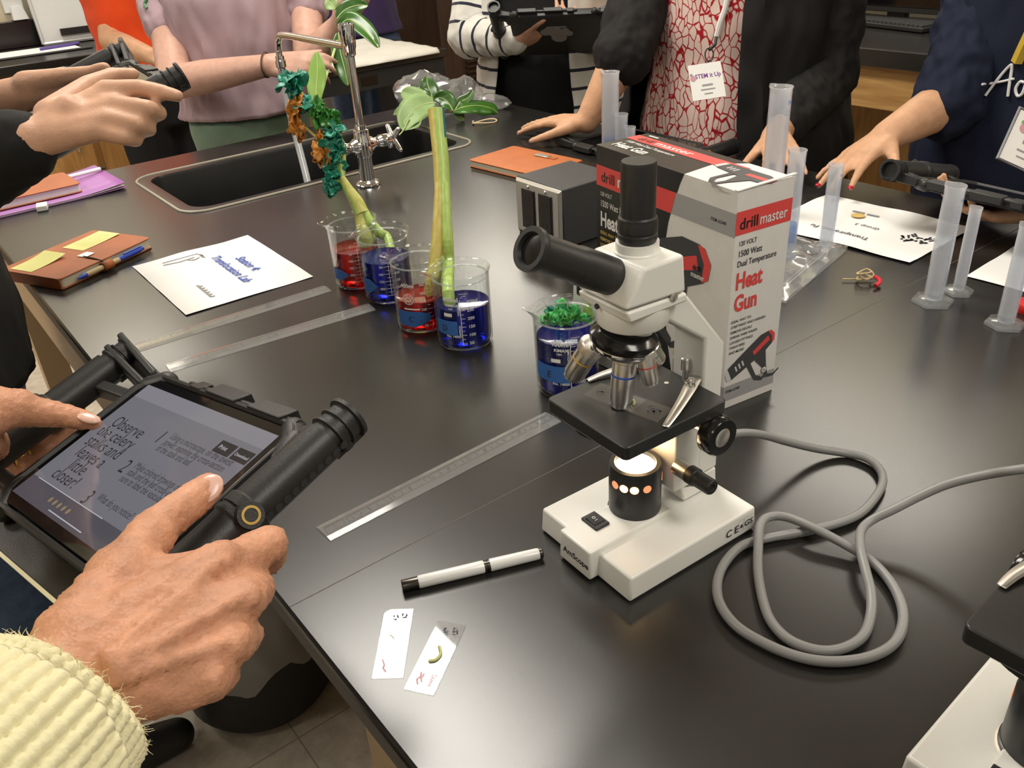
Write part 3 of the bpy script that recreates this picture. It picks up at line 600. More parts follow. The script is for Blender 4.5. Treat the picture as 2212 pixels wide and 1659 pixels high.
# ================================================================ microscopes
def make_scope(mx,label):
    t=thing('microscope',label,'microscope',mx=mx,group='microscopes')
    q=lambda x,y,z:(-x*.001,y*.001,z*.001)         # millimetres; +x is the side nearest the photographer
    def P(poly,x0,x1,mi=0): return MB().rings([[q(x,y,z) for y,z in poly] for x in (x0,x1)],True,(1,1),mi)
    mb=MB(); mb.hexa([q(64,-80,1),q(-64,-80,1),q(-64,81,1),q(64,81,1),q(63,-78,27),q(-63,-78,27),q(-63,79,27),q(63,79,27)])
    base=mb.build('base',m_enamel,t,bevel=.0025,seg=3)
    mb=MB(); mb.hexa([q(22,-10,2),q(-22,-10,2),q(-22,91,2),q(22,91,2),q(21.5,-10,33),q(-21.5,-10,33),q(-21.5,90,33),q(21.5,90,33)])
    mb.build('front_block',m_enamel,base,bevel=.002,seg=3)
    mb=MB(); mx2=M(((-1,0,0,0),(0,0,1,.0907),(0,1,0,0),(0,0,0,1)))
    mb.text('AmScope',mx2@M.Translation((.0015,.0125,0)),.0090,0,.03,1.02,'c'); mb.build('lettering',m_ink,base,flat=True)
    mb=MB(); mx3=M(((0,0,-1,-.0642),(-1,0,0,0),(0,1,0,0),(0,0,0,1)))
    T=lambda s,a,b,z,sx=1:mb.text(s,mx3@M.Translation((a*.001,b*.001,.0002)),z*.001,0,.015,sx)
    T('C E',38,9.5,11.5); T('GS',63,11,9.5); T('Δ',57,12,6)
    for a0,a1 in ((55,62),(62,75)):
        for (x0,y0,x1,y1) in ((a0,8.5,a1,8.7),(a0,21.3,a1,21.5),(a0,8.5,a0+.2,21.5),(a1-.2,8.5,a1,21.5)): mb.add([(x0*.001,y0*.001,.0001),(x1*.001,y0*.001,.0001),(x1*.001,y1*.001,.0001),(x0*.001,y1*.001,.0001)],[(0,1,2,3)],0,mx3)
    mb.build('certification_marks',m_ink,base,flat=True)
    mb=MB(); mb.box(q(-9,58,34),(.022,.016,.003),0); s=mb.build('switch_bezel',m_black,t,bevel=.0006)
    mb=MB(); mb.hexa([q(-2,51.5,35),q(-16,51.5,35),q(-16,64.5,35),q(-2,64.5,35),q(-3,52,36.4),q(-15,52,37.6),q(-15,64,37.6),q(-3,64,36.4)])
    mb.text('O I',M(((-1,0,0,.009),(0,-1,0,.0605),(0,0,1,.0379),(0,0,0,1)))@M.Rotation(R(5),4,'Y'),.0045,1,.01,1,'c'); mb.build('rocker',[m_blackmt,m_white],s,flat=True)
    # illuminator
    c=(0,23)
    mb=MB(); mb.lathe_ax(q(-5,13,29),q(-5,13,83),[(.0255,0),(.0255,.06),(.0245,.07),(.0245,.93),(.0235,1),(.0195,1),(.0185,.93)],40,0,None,(0,0)); il=mb.build('illuminator',m_blackmt,t)
    m_lamp=mat('lit lamp lens',(.9,.8,.6),.3,emit=(1,.80,.50),estr=7); m_hole=mat('lit vent hole',(.9,.6,.3),.4,emit=(1,.45,.13),estr=9)
    mb=MB(); mb.lathe_ax(q(-5,13,79),q(-5,13,84),[(.0188,0),(.016,.5),(.009,.86),(.002,1)],32); mb.build('lamp_lens',m_lamp,il)
    m_hol2=mat('dim vent hole',(.7,.35,.2),.4,emit=(.8,.25,.10),estr=.9)
    for k,a in enumerate((-38,-15,8,36,98,-120,140)):
        d=V((-math.sin(R(a+38)),math.cos(R(a+38)),0)); p=V(q(-5,13,68))+d*.0242
        mb=MB(); mb.cyl(p,p+d*.0006,.0040,None,14,0); mb.build('vent_hole',m_hole if k in (1,2) else m_hol2,il)
    # column, carriage, arm
    mb=P([(-16,50),(-72,50),(-74,31),(-74,29),(-30,29),(-24,50)],-17,17); mb.build('pedestal',m_enamel,t,bevel=.002)
    mb=P([(-44,52),(-71,52),(-69,187),(-20,247),(10,247),(4,232),(-43,198)],-19,19); mb.build('arm',m_enamel,t,bevel=.003,seg=3)
    mb=P([(-14,48),(-46,48),(-46,145),(-14,145)],-19.5,19.5); mb.build('stage_carriage',m_enamel,t,bevel=.002)
    # head
    def hx(pb,pt,w): return MB().hexa([q(w,pb[0][0],pb[0][1]),q(-w,pb[0][0],pb[0][1]),q(-w,pb[1][0],pb[1][1]),q(w,pb[1][0],pb[1][1]),q(w,pt[0][0],pt[0][1]),q(-w,pt[0][0],pt[0][1]),q(-w,pt[1][0],pt[1][1]),q(w,pt[1][0],pt[1][1])])
    hd=hx(((-6,258),(58,261)),((-2,291),(40,291)),30).build('head',m_enamel,t,bevel=.003,seg=3)
    hx(((-8,249),(54,249)),((-7,257),(57,259)),30).build('head_plate',m_enamel,hd,bevel=.002)
    mb=MB(); mb.lathe_ax(q(30,8,258),q(31.3,8,258),[(.004,0),(.004,.6),(.003,1)],16); mb.build('screw',m_steel,hd)
    mb=MB(); mb.cyl(q(-7,55.4,252),q(-7,56.6,252),.0024,None,12); mb.build('set_screw',m_ink,hd)
    mb=MB(); mb.lathe_ax(q(0,24,222),q(0,24,250),[(.017,0),(.018,.32),(.0285,.36),(.0298,.42),(.0298,1)],40); mb.build('collar',m_enamel,t)
    mb=MB(); mb.lathe_ax(q(0,20,289),q(0,20,300),[(.0185,0),(.0185,.3),(.0172,.4),(.0172,1)],36); mb.build('neck',m_enamel,hd)
    mb=MB(); mb.lathe_ax(q(0,20,296),q(0,20,363),[(.0145,0),(.0148,.08),(.0158,.1),(.0158,.16),(.0150,.17),(.0150,.19),(.0158,.2),(.0158,.30),(.0152,.32),(.0152,.35),(.0143,.36),(.0137,.37),(.0137,.97),(.0130,1)],40); mb.build('photo_tube',m_black,t)
    a=R(29.6); d=V(q(0,1000*math.cos(a),1000*math.sin(a))); e0=V(q(0,36,271)); 
    mb=MB(); mb.lathe_ax(e0,e0+d*.102,[(.0152,0),(.0152,.50),(.0147,.52),(.0142,.54),(.0142,.93),(.0165,.945),(.0170,.97),(.0165,1),(.0125,1),(.0115,.965)],40,0,None,(1,0)); ep=mb.build('eyepiece_tube',m_blackgl if False else m_black,t)
    mb=MB(); mb.lathe_ax(e0+d*.0975,e0+d*.0985,[(.0118,0),(.0118,.5),(.004,1)],28); mb.build('eyepiece_lens',m_blackgl,ep)
    # nosepiece with objectives
    nn=V(q(120,-120,1000)).normalized(); nc=V(q(-3,31,217))
    mb=MB(); mb.lathe_ax(nc-nn*.004,nc+nn*.011,[(.027,0),(.0285,.2),(.0285,.5),(.024,.8),(.017,1)],40); np_=mb.build('nosepiece',m_blackgl,t)
    mb=MB(); mb.lathe_ax(nc-nn*.012,nc-nn*.003,[(.020,0),(.0255,.25),(.0272,.6),(.0268,1)],40); mb.build('nosepiece_ring',m_chrome,np_)
    def objective(p0,p1,r,band):
        p0,p1=V(q(*p0)),V(q(*p1)); mb=MB()
        mb.lathe_ax(p0,p1,[(r*1.04,0),(r*1.12,.03),(r*1.12,.2),(r*.98,.22),(r*.98,.82),(r*.84,.88),(r*.80,.945),(r*.6,.95),(r*.6,.975),(r*.42,.98),(r*.42,1)],36,0); o=mb.build('objective',m_objm,t)
        mb=MB(); mb.lathe_ax(p0,p1,[(r*.99,.415),(r*1.0,.42),(r*1.0,.44),(r*.99,.445)],36,0,None,(0,0)); mb.build('colour_band',band,o)
        mb=MB(); n=60; a_=p1-p0; qq=a_.normalized().to_track_quat('Z','Y').to_matrix()
        for j in range(n):
            an=2*PI*j/n; dr=qq.col[0]*math.cos(an)+qq.col[1]*math.sin(an); s1=p0+a_*.04+dr*r*1.12; s2=p0+a_*.19+dr*r*1.12; mb.tube([s1,s2],.00032,4)
        mb.build('knurled_ring',m_objm,o,flat=True)
    m_objm=mat('objective steel',(.80,.78,.74),.3,1)
    objective((0,30,209),(0,37,152),.0106,mat('blue band',(.03,.1,.6),.4)); objective((-21,48,211),(-40,58,172),.0100,mat('yellow band',(.75,.45,.04),.4))
    objective((16,25,210),(24,24,180),.0078,mat('red band',(.6,.03,.03),.4)); objective((4,8,204),(6,-2,186),.0078,mat('green band',(.03,.4,.1),.4))
    # stage
    mb=MB(); mb.prism(rrect(.104,.117,.0055,5,0,.0185),.1415,.1545); st=mb.build('stage',m_blackmt,t,bevel=.0012)
    mb=MB(); mb.lathe_ax(q(0,22,154.4),q(0,22,154.8),[(.008,0),(.008,1)],24); mb.build('aperture',m_ink,st)
    mb=MB(); mb.lathe_ax(q(-14,36,130),q(-14,36,1415*.1),[(.012,0),(.034,.15),(.035,.6),(.034,1)],40); mb.build('diaphragm',m_blackmt,st)
    for y in (-20,-30): 
        mb=MB(); mb.cyl(q(-2+(-y-20)*2,y,154.4),q(-2+(-y-20)*2,y,155.2),.0022,None,12); mb.build('screw',m_steel,st)
    def clip(pts,wd,piv):
        mb=MB(); L=[V(q(*p)) for p in pts]; L=spline(L,5); n=len(L); vs=[]
        for i,p in enumerate(L):
            tn=(L[min(i+1,n-1)]-L[max(i-1,0)]).normalized(); s=tn.cross(V((0,0,1))).normalized(); f=i/(n-1)
            w_=wd*(math.sqrt(max(0,1-(1-min(f/.14,1))**2)) if f<.14 else 1-.55*max(0,(f-.35)/.65))*.5*.001+.0004; vs+= [p-s*w_,p+s*w_]
        mb.add(vs,[(2*i,2*i+1,2*i+3,2*i+2) for i in range(n-1)]); c_=mb.build('stage_clip',m_steel,st,solid=.0006,recalc=False)
        mb=MB(); mb.lathe_ax(q(*piv,155),q(*piv,166),[(.0022,0),(.0022,.5),(.0036,.55),(.0036,.9),(.0028,1)],16); mb.tube([V(q(piv[0]-5,piv[1]+3,157)),V(q(piv[0]-5,piv[1]+3,163)),V(q(piv[0]+5,piv[1]+1,163)),V(q(piv[0]+5,piv[1]+1,157))],.0009,8); mb.build('clip_post',m_chrome,c_)
    clip([(12,-43,160),(19,-30,159.5),(29,-12,159),(42,14,157.5),(50,32,155.9)],11,(20,-28)); clip([(-34,-42,160),(-36,-28,159.5),(-42,-8,159),(-48,14,157.5),(-50,31,155.9)],11,(-36,-28))
    mb=MB(); mb.lathe_ax(q(0,-41,154),q(0,-41,174),[(.0025,0),(.0025,.35),(.0042,.4),(.0042,.95),(.003,1)],18); mb.build('stop_screw',m_objm,st)
    # focus knobs
    for s in (1,-1):
        mb=MB(); mb.cyl(q(19*s,-28,124),q(46*s,-28,124),.0055,None,16); sh=mb.build('coarse_shaft',m_objm,t)
        mb=MB(); mb.lathe_ax(q(44*s,-28,124),q(60*s,-28,124),[(.009,0),(.0168,.06),(.0184,.2),(.0184,.85),(.0168,1),(.0095,1),(.009,.9)],40,0,None,(1,1)); k=mb.build('coarse_knob',m_blackgl,t)
        mb=MB(); mb.lathe_ax(q(58*s,-28,124),q(60.6*s,-28,124),[(.0090,0),(.0090,.7),(.0075,1)],32); mb.build('knob_disc',m_steel,k)
        mb=MB(); mb.cyl(q(19*s,-17,77),q(36*s,-17,77),.0085,None,20); mb.build('fine_shaft',m_objm,t)
        mb=MB(); mb.lathe_ax(q(33*s,-17,77),q(62*s,-17,77),[(.0078,0),(.0088,.05),(.0088,.32),(.0076,.36),(.0076,.94),(.0066,1),(.0035,1),(.003,.95)],28); mb.build('fine_knob',m_black,t)
    return t
def scope_mx(cx,cy,deg):
    a=R(deg); L=V((math.sin(a),-math.cos(a),0)); F=V((-math.cos(a),-math.sin(a),0)); return frame((cx,cy,TZ+.0003),-L,F)
mx1=scope_mx(.122,.651,33.6); sc1=make_scope(mx1,'white microscope in the middle with its lamp lit, before the carton')
sc2=dup(sc1,scope_mx(.348,.370,39),'second white microscope cut off at the bottom right corner')
for c_ in list(sc2.children):             # its turret stands with one seat empty toward the photographer
    if c_.name.startswith('objective') and any('yellow' in m_.name for g_ in c_.children for m_ in g_.data.materials):
        for g_ in list(c_.children): bpy.data.objects.remove(g_)
        bpy.data.objects.remove(c_)
# the lamp of the lit microscope: a bulb over its lens and the light that leaves its vents
def bulb(loc,e,r): 
    l=bpy.data.lights.new('bulb','POINT'); l.energy=e; l.shadow_soft_size=r; l.color=(1,.62,.30); o=bpy.data.objects.new('lamp_bulb',l); COL.objects.link(o); o.parent=sc1; o.location=loc
bulb((.005,.013,.100),.055,.012); bulb((-.012,.004,.078),.0045,.003)
# slide on the stage
lp=lambda x,y,z: mx1@V((-x*.001,y*.001,z*.001))
slide('glass slide with black scribble held on the microscope stage',lp(40.6,31.9,155.0),lp(33.8,4.0,155.0),lp(-34.6,35.7,155.0),2)
# ---- grey power cord
pts=[(1596,936,.062),(1645,939,.050),(1703,955,.030),(1762,969,.013),(1820,978,.0055),(1869,989,.0057),(1898,1011,.0057),(1907,1040,.0057),(1891,1074,.0057),(1855,1111,.0057),(1801,1133,.0057),(1723,1150,.0057),(1660,1162,.0057),(1606,1177,.0057),(1569,1211,.0057),(1550,1255,.0057),(1555,1303,.0057),(1591,1352,.0057),(1655,1391,.0057),(1723,1418,.0057),(1791,1429,.0057),(1864,1423,.0057),(1918,1401,.0057),(1945,1367,.0057),(1950,1318,.0057),(1928,1264,.0057),(1884,1213,.006),(1830,1179,.010),(1762,1143,.0145),(1703,1118,.0145),(1664,1116,.014),(1643,1133,.0145),(1638,1182,.013),(1638,1240,.006),(1650,1303,.0057),(1669,1347,.0057),(1708,1384,.0057),(1767,1405,.0057),(1820,1401,.0057),(1864,1374,.0057),(1881,1328,.006),(1881,1279,.010),(1869,1230,.015),(1859,1186,.018),(1860,1147,.018),(1884,1123,.022),(1933,1099,.032),(1986,1072,.042),(2050,1045,.055),(2133,1025,.07),(2212,1013,.085),(2330,1000,.09)]
path=[mx1@V((.004,-.060,.062)),mx1@V((.002,-.085,.066))]+[TP(*p) for p in pts]
end=path[-1]; path+= [end+V((.08,.02,-.03)),end+V((.2,.03,-.0975+.005))]
mb=MB(); mb.tube(spline(path,5),.0043,12); o=mb.build('power_cord',mat('grey cord jacket',(.24,.24,.235),.42)); tag(o,'thick grey power cord looping on the table right of the microscope','cord')
# ================================================================ beakers
m_glass=clear('beaker glass',(.97,.985,.98),rough=.015,ior=1.5)
m_print=mat('white enamel print',(.80,.80,.78),.5); m_tape=mat('blue painter tape',(.035,.13,.40),.6,bump=.1,bscale=300)
def liquid(name,col,dark):
    m=bpy.data.materials.new(name); m.use_nodes=True; n,l=m.node_tree.nodes,m.node_tree.links; b=n['Principled BSDF']
    b.inputs['Base Color'].default_value=(*col,1); b.inputs['Roughness'].default_value=.03; b.inputs['IOR'].default_value=1.33; b.inputs['Transmission Weight'].default_value=.75
    return m
m_red=liquid('red dye water',(.52,.004,.004),0); m_blue=liquid('blue dye water',(.0025,.007,.33),0)
def beaker(label,fx,fy,liq,level,letter,spout,style,tape,dx=0):
    f=TP(fx,fy); dv=V((f.x,f.y,0)).normalized(); c=f+dv*.036; ang=math.atan2(dv.y,dv.x)-PI/2
    t=thing('beaker',label,'beaker',c+V((0,0,.0004)),ang,group='beakers of dyed water')
    n=48; r=.0385; H_=.108; prof=[(.0335,0),(.0365,.0015),(.0383,.006),(r,.012),(r,.097),(.0388,.102),(.0405,.1068),(.0413,.108),(.0409,.1086),(.0398,.1078),(.0372,.102),(.0369,.097),(.0369,.012),(.0355,.006),(.033,.0035)]
    rings=[]
    for pr,pz in prof:
        ring=[]
        for j in range(n):
            a=2*PI*j/n; da=abs((a-spout+PI)%(2*PI)-PI); k=max(0,(pz-.09)/.018)**2*math.exp(-(da/.20)**2)*.012
            rr_=pr+k; ring.append((rr_*math.cos(a),rr_*math.sin(a),pz-k*.0))
        rings.append(ring)
    mb=MB(); mb.rings(rings,True,(1,1)); mb.build('beaker_wall',m_glass,t)
    mb=MB(); rc=rings[11]; mb.tube([V(q_)+V((0,0,.0004)) for q_ in rc],.0013,8,closed=True); mb.build('rim',clear('beaker rim glass',(.95,.97,.96),rough=.03,ior=1.7,milky=.28,mcol=(.8,.82,.8)),t)
    mb=MB(); L=[(.033,.0037),(.0354,.0062),(.0367,.0122),(.0367,level-.001),(.0363,level),(.03,level-.0006),(.002,level-.0007)]; mb.lathe(L,48); mb.build('liquid',liq,t)
    def F(a,z,rr_=r+.0004): 
        a=R(a); return M(((math.cos(a),0,math.sin(a),rr_*math.sin(a)),(math.sin(a),0,-math.cos(a),-rr_*math.cos(a)),(0,1,0,z),(0,0,0,1)))
    mb=MB(); wr=r+.0004
    def bar(a,z,wd,h=.0006): 
        x=wd/2; k=6; mb.add([(wr*math.sin((-x+2*x*i/k)/wr),yy,wr*(math.cos((-x+2*x*i/k)/wr)-1)) for yy in (-h/2,h/2) for i in range(k+1)],[(i,i+1,k+2+i,k+1+i) for i in range(k)],0,F(a,z))
    if style==0:                       # double scale
        for i,v in enumerate((50,100,150,200,250,300)):
            z=.016+.0117*i; bar(4,z,.016); bar(4,z+.0058,.008)
            mb.text(str(v),F(16,z-.002),.0052,0,.015,1.05,'l',0,wr); mb.text(str((300-v)) if v<300 else '0',F(-9,z-.002),.0052,0,.015,1.05,'r',0,wr)
        mb.text('ml',F(32,.082),.005,0,.01,1,'l',0,wr); 
        for i in range(5): mb.add([(-.0003,0,0),(.0003,0,0),(.0003,.0117,0),(-.0003,.0117,0)],[(0,1,2,3)],0,F(4,.016+.0117*i))
    elif style==1:                     # scale with round crest
        mb.text('400ml',F(-44,.072),.0082,0,.02,1,'l',0,wr); bar(-24,.0395,.024,.0022)
        for k in range(3):
            rr_=.0085-.0022*k
            for j in range(16):
                a0,a1=2*PI*j/16,2*PI*(j+1)/16; cx=.010; pt=lambda a,q_:(wr*math.sin((cx+q_*math.cos(a))/wr),q_*math.sin(a),wr*(math.cos((cx+q_*math.cos(a))/wr)-1))
                if k==1 and j%2: continue
                mb.add([pt(a0,rr_),pt(a1,rr_),pt(a1,rr_-.0011),pt(a0,rr_-.0011)],[(0,1,2,3)],0,F(-44,.0545))
        for i,v in enumerate((50,100,150,200,250,300)):
            z=.014+.0125*i; mb.text(str(v),F(8,z-.002),.0052,0,.015,1,'r',0,wr); bar(16,z,.007); bar(14,z+.006,.004)
        mb.text('ml',F(8,.089),.005,0,.01,1,'r',0,wr)
    else:                              # single scale with frame
        off=dx
        mb.text('400ml',F(-42+off,.075),.0090,0,.02,1,'l',0,wr); mb.text('KIMAX',F(-36+off,.068),.0052,0,.03,1.1,'l',0,wr); mb.text('USA',F(-31+off,.0635),.0036,0,.02,1,'l',0,wr)
        mb.text('No. 14000',F(-40+off,.0225),.0050,0,.015,1,'l',0,wr)
        bar(-33+off,.0555,.012,.005)
        for i,v in enumerate((50,100,150,200,250,300)):
            z=.014+.0122*i; bar(-1+off,z,.006); bar(-2.5+off,z+.0061,.004); mb.text(str(v) if v<300 else '300ml',F(7+off,z-.0022),.0062,0,.015,1.05,'l',0,wr)
        mb.add([(-.0004,0,0),(.0004,0,0),(.0004,.066,0),(-.0004,.066,0)],[(0,1,2,3)],0,F(-6+off,.012))
        bar(-2+off,.012,.006)
        for nm,z0 in (('APPROX.',.026),('VOLUMES',.055)): mb.text(nm,F(-8+off,z0)@M.Rotation(R(90),4,'Z'),.0038,0,.02,1)
        if level>.06 or True: bar(2+off,.0865,.012); bar(2+off,.0835,.006)
    mb.build('printed_scale',m_print,t,recalc=False,flat=True)
    if tape:
        a0,a1,z0,z1,pts=tape; mb=MB(); k=14; vs=[]
        for i in range(k+1):
            f_=i/k; a=R(a0+(a1-a0)*f_); rr_=r+.0007; lo,hi=z0,z1
            if pts=='r': m_=(z0+z1)/2; s_=1-max(0,(f_-.55)/.45)**1.2*.95; lo,hi=m_-(m_-z0)*s_+.004*f_,m_+(z1-m_)*s_
            elif pts=='c': lo=z0+(.008*(f_-.6)/.4 if f_>.6 else 0)-.002*math.sin(f_*3); hi=z1-(.004*(f_-.7)/.3 if f_>.7 else 0)
            vs+=[(rr_*math.sin(a),-rr_*math.cos(a),lo),(rr_*math.sin(a),-rr_*math.cos(a),hi)]
        mb.add(vs,[(2*i,2*i+2,2*i+3,2*i+1) for i in range(k)])
        if letter: mb.text(letter,F(a0+(a1-a0)*.45,(z0+z1)/2-.005,r+.0011),.0125,1,.0,.9,'c',.08,r+.001)
        mb.build('tape_label',[m_tape,m_ink],t,recalc=False)
    return c,ang
cA=beaker('beaker of red water farthest back, with a pointed blue tape label',781,627,m_red,.061,None,PI*1.06,0,(-75,-20,.016,.036,'r'))
cB=beaker('beaker of blue water with its scale reading up to 300, second from the sink',846,658,m_blue,.066,None,PI*1.1,0,(-70,-24,.018,.042,'r'))
cC=beaker('beaker of red water with tape lettered C',920,721,m_red,.047,'C',PI*.98,1,(-62,14,.014,.036,'c'))
cD=beaker('beaker of blue water with tape lettered D, nearest of the row',1009,760,m_blue,.060,'D',PI*1.02,2,(-66,-14,.026,.047,''))
cE=beaker('beaker of blue water with tape lettered E, half behind the microscope stage',1228,866,m_blue,.074,'E',PI*1.0,2,(-66,4,.026,.048,''),12)
# ================================================================ celery in the beakers
def celmat(name,c0,c1):
    m=mat(name,c0,.38,spec=.5); n,l,b=nodes_of(m); tc=n.new('ShaderNodeTexCoord'); mp=n.new('ShaderNodeMapping'); mp.inputs['Scale'].default_value=(160,160,9)
    nz=n.new('ShaderNodeTexNoise'); nz.inputs['Scale'].default_value=1; nz.inputs['Detail'].default_value=4; r=n.new('ShaderNodeValToRGB')
    r.color_ramp.elements[0].position=.35; r.color_ramp.elements[1].position=.65; r.color_ramp.elements[0].color=(*c0,1); r.color_ramp.elements[1].color=(*c1,1)
    l.new(tc.outputs['Object'],mp.inputs[0]); l.new(mp.outputs[0],nz.inputs['Vector']); l.new(nz.outputs['Fac'],r.inputs[0]); l.new(r.outputs[0],b.inputs['Base Color'])
    b.inputs['Subsurface Weight'].default_value=.0; return m
m_cgreen=celmat('celery green',(.36,.50,.10),(.46,.62,.17)); m_cyell=celmat('celery stained yellow',(.55,.42,.08),(.62,.55,.16)); m_colive=celmat('celery olive',(.42,.42,.09),(.55,.55,.17)); m_cteal=mat('dye teal stain',(.02,.17,.22),.4)
def stalk(path,ws,name,mats,parent,face,fold=.45,ncol=12,matf=None,k=6):
    P=spline(path,k); W=[]; n0=len(ws)-1
    for i in range(len(P)):
        f=i/(len(P)-1)*n0; a=min(int(f),n0-1); W.append(ws[a]+(ws[a+1]-ws[a])*(f-a))
    mb=MB(); prev=None
    for i,p in enumerate(P):
        tn=(P[min(i+1,len(P)-1)]-P[max(i-1,0)]).normalized(); ez=(V(face)-tn*V(face).dot(tn)).normalized(); ex=tn.cross(ez); r=W[i]/2; ring=[]
        for j in range(ncol+1): a=R(-105+210*j/ncol); rg=r*(1+.05*math.cos(9*a)); ring.append(p+ex*rg*math.sin(a)+ez*rg*math.cos(a)*.9)
        for j in range(ncol+1): a=R(95-190*j/ncol); ring.append(p+ex*r*.80*math.sin(a)+ez*(r*.80*math.cos(a)*.9-r*fold))
        if prev is not None:
            b=len(mb.v); N=len(ring); mb.v+=[tuple(q) for q in prev+ring]
            for j in range(N):
                kx=(j+1)%N; mb.f.append((b+j,b+kx,b+N+kx,b+N+j)); mb.m.append(matf(i/(len(P)-1),j/ncol if j<=ncol else 1-(j-ncol-1)/ncol) if matf else 0)
            if i==1: mb.f.append(tuple(b+x for x in reversed(range(N)))); mb.m.append(0)
            if i==len(P)-1: mb.f.append(tuple(b+N+x for x in range(N))); mb.m.append(0)
        prev=ring
    return mb.build(name,mats,parent,True,sharp=50)
m_lteal=mat('leaf dyed teal',(.012,.20,.13),.42,cvar=.6,cscale=60); m_lgreen=mat('celery leaf green',(.035,.20,.025),.42,cvar=.4,cscale=60); m_lorange=mat('leaf dyed orange',(.48,.19,.025),.5,cvar=.35,cscale=60); m_lbright=mat('leaf bright green',(.05,.36,.08),.4,cvar=.4,cscale=60)
def leafblade(mb,c,size,seed,tilt):
    """one crumpled three-lobed celery leaflet"""
    random.seed(seed); q=M.Rotation(random.uniform(0,6.28),3,'Z'); q=M.Rotation(tilt[0],3,'X')@M.Rotation(tilt[1],3,'Y')@q; n=33; rg=5; rings=[]
    ph=random.random()*9
    for k in range(rg+1):
        f=k/rg; ring=[]
        for j in range(n):
            a=2*PI*j/n; lobe=.40+.42*abs(math.cos(1.5*a))**1.3+.17*abs(math.sin(5.5*a+ph))+.05*math.sin(13*a); r_=size*f*lobe
            z=size*.26*mnoise.noise(V((math.cos(a)*f*2.2+ph,math.sin(a)*f*2.2,ph)))+size*.12*f*math.sin(5*a+ph); ring.append(V(c)+q@V((r_*math.cos(a),r_*math.sin(a),z)))
        rings.append(ring)
    vs=[rings[0][0]]; fs=[]
    for k in range(1,rg+1): vs+=rings[k]
    for j in range(n): fs.append((0,1+j,1+(j+1)%n))
    for k in range(1,rg):
        for j in range(n): fs.append((1+(k-1)*n+j,1+k*n+j,1+k*n+(j+1)%n,1+(k-1)*n+(j+1)%n))
    mb.add(vs,fs)
def cluster(c,size,m,seed,parent,nb=4,name='leaf',spread=.55):
    mb=MB(); random.seed(seed*7+1)
    offs=[(random.gauss(0,1),random.gauss(0,1),random.gauss(0,1),random.uniform(-1.4,1.4),random.uniform(-1.2,1.2)) for _ in range(nb)]
    for i,(x,y,z,ta,tb_) in enumerate(offs): leafblade(mb,V(c)+V((x,y*.6,z))*size*spread*.5,size*random.uniform(.75,1.1) if False else size*1.45*(.75+.4*((i*37)%10)/10),seed*31+i,(PI/2*.6+ta*.6,tb_))
    return mb.build(name,m,parent,True,recalc=False,solid=.0003)
face=(0,-1,.35)
# the leaning stalk whose split foot stands in the two back beakers
d1=1.385
D=lambda px,py,d=d1:DP(px,py,d)
aA=cA[0]+V((.006,.0,.012)); aB=cB[0]+V((.004,0,.02))
root=D(770,430,1.38); t=thing('celery_stalk','leaning celery stalk with dyed leaves, its split foot in two beakers','celery',(root.x,root.y,TZ))
stalk([D(738,384),D(752,408),D(770,436),D(782,462)],[.011,.016,.022,.024],'stalk',[m_colive,m_cgreen],t,face,matf=lambda f,a:1 if a>.5 else 0)
stalk([D(776,458),D(783,492),D(790,515),V((aA.x+.012,aA.y,TZ+.040)),V((aA.x+.015,aA.y,TZ+.014))],[.015,.021,.025,.024,.022],'split_foot',[m_colive],t,face)
stalk([D(785,452),D(800,480),D(822,504),D(838,517),V((aB.x+.010,aB.y-.004,TZ+.042)),V((aB.x+.015,aB.y,TZ+.016))],[.013,.016,.0155,.0145,.0145,.014],'split_foot',[m_cgreen],t,face)
br=lambda pts,w0,w1,m:stalk([D(*p) for p in pts],[w0,(w0+w1)/2,w1],'branch',[m],t,face,k=5)
br([(739,388),(735,352),(718,305),(705,270),(672,228),(645,192)],.0095,.0035,m_cgreen)
br([(740,386),(743,350),(742,318),(733,290),(716,262)],.0075,.004,m_cgreen)
br([(736,372),(712,330),(690,303),(668,283),(648,268)],.005,.004,mat('branch pale yellow',(.50,.46,.12),.4))
br([(741,400),(733,392),(722,388)],.005,.003,m_cgreen)
for px,py,sz,m,sd in ((626,180,.020,m_lteal,1),(634,196,.013,m_lteal,21),(638,226,.017,m_lorange,2),(640,242,.011,m_lorange,22),(637,270,.016,m_lorange,3),(645,282,.010,m_lorange,23),(663,232,.014,m_lteal,4),(698,248,.019,m_lgreen,5),(712,258,.015,m_lgreen,25),(685,240,.013,m_lgreen,26),(715,284,.016,m_lteal,6),(692,300,.011,m_lorange,7),(716,312,.019,m_lteal,8),(728,320,.013,m_lteal,28),(690,332,.015,m_lorange,9),(700,342,.012,m_lorange,29),(722,350,.014,m_lteal,10),(716,364,.011,m_lteal,30),(724,382,.011,m_lteal,11),(715,398,.010,m_lteal,12),(714,412,.007,m_lteal,13)):
    cluster(D(px,py,d1-.004),sz,m,sd,t,3)
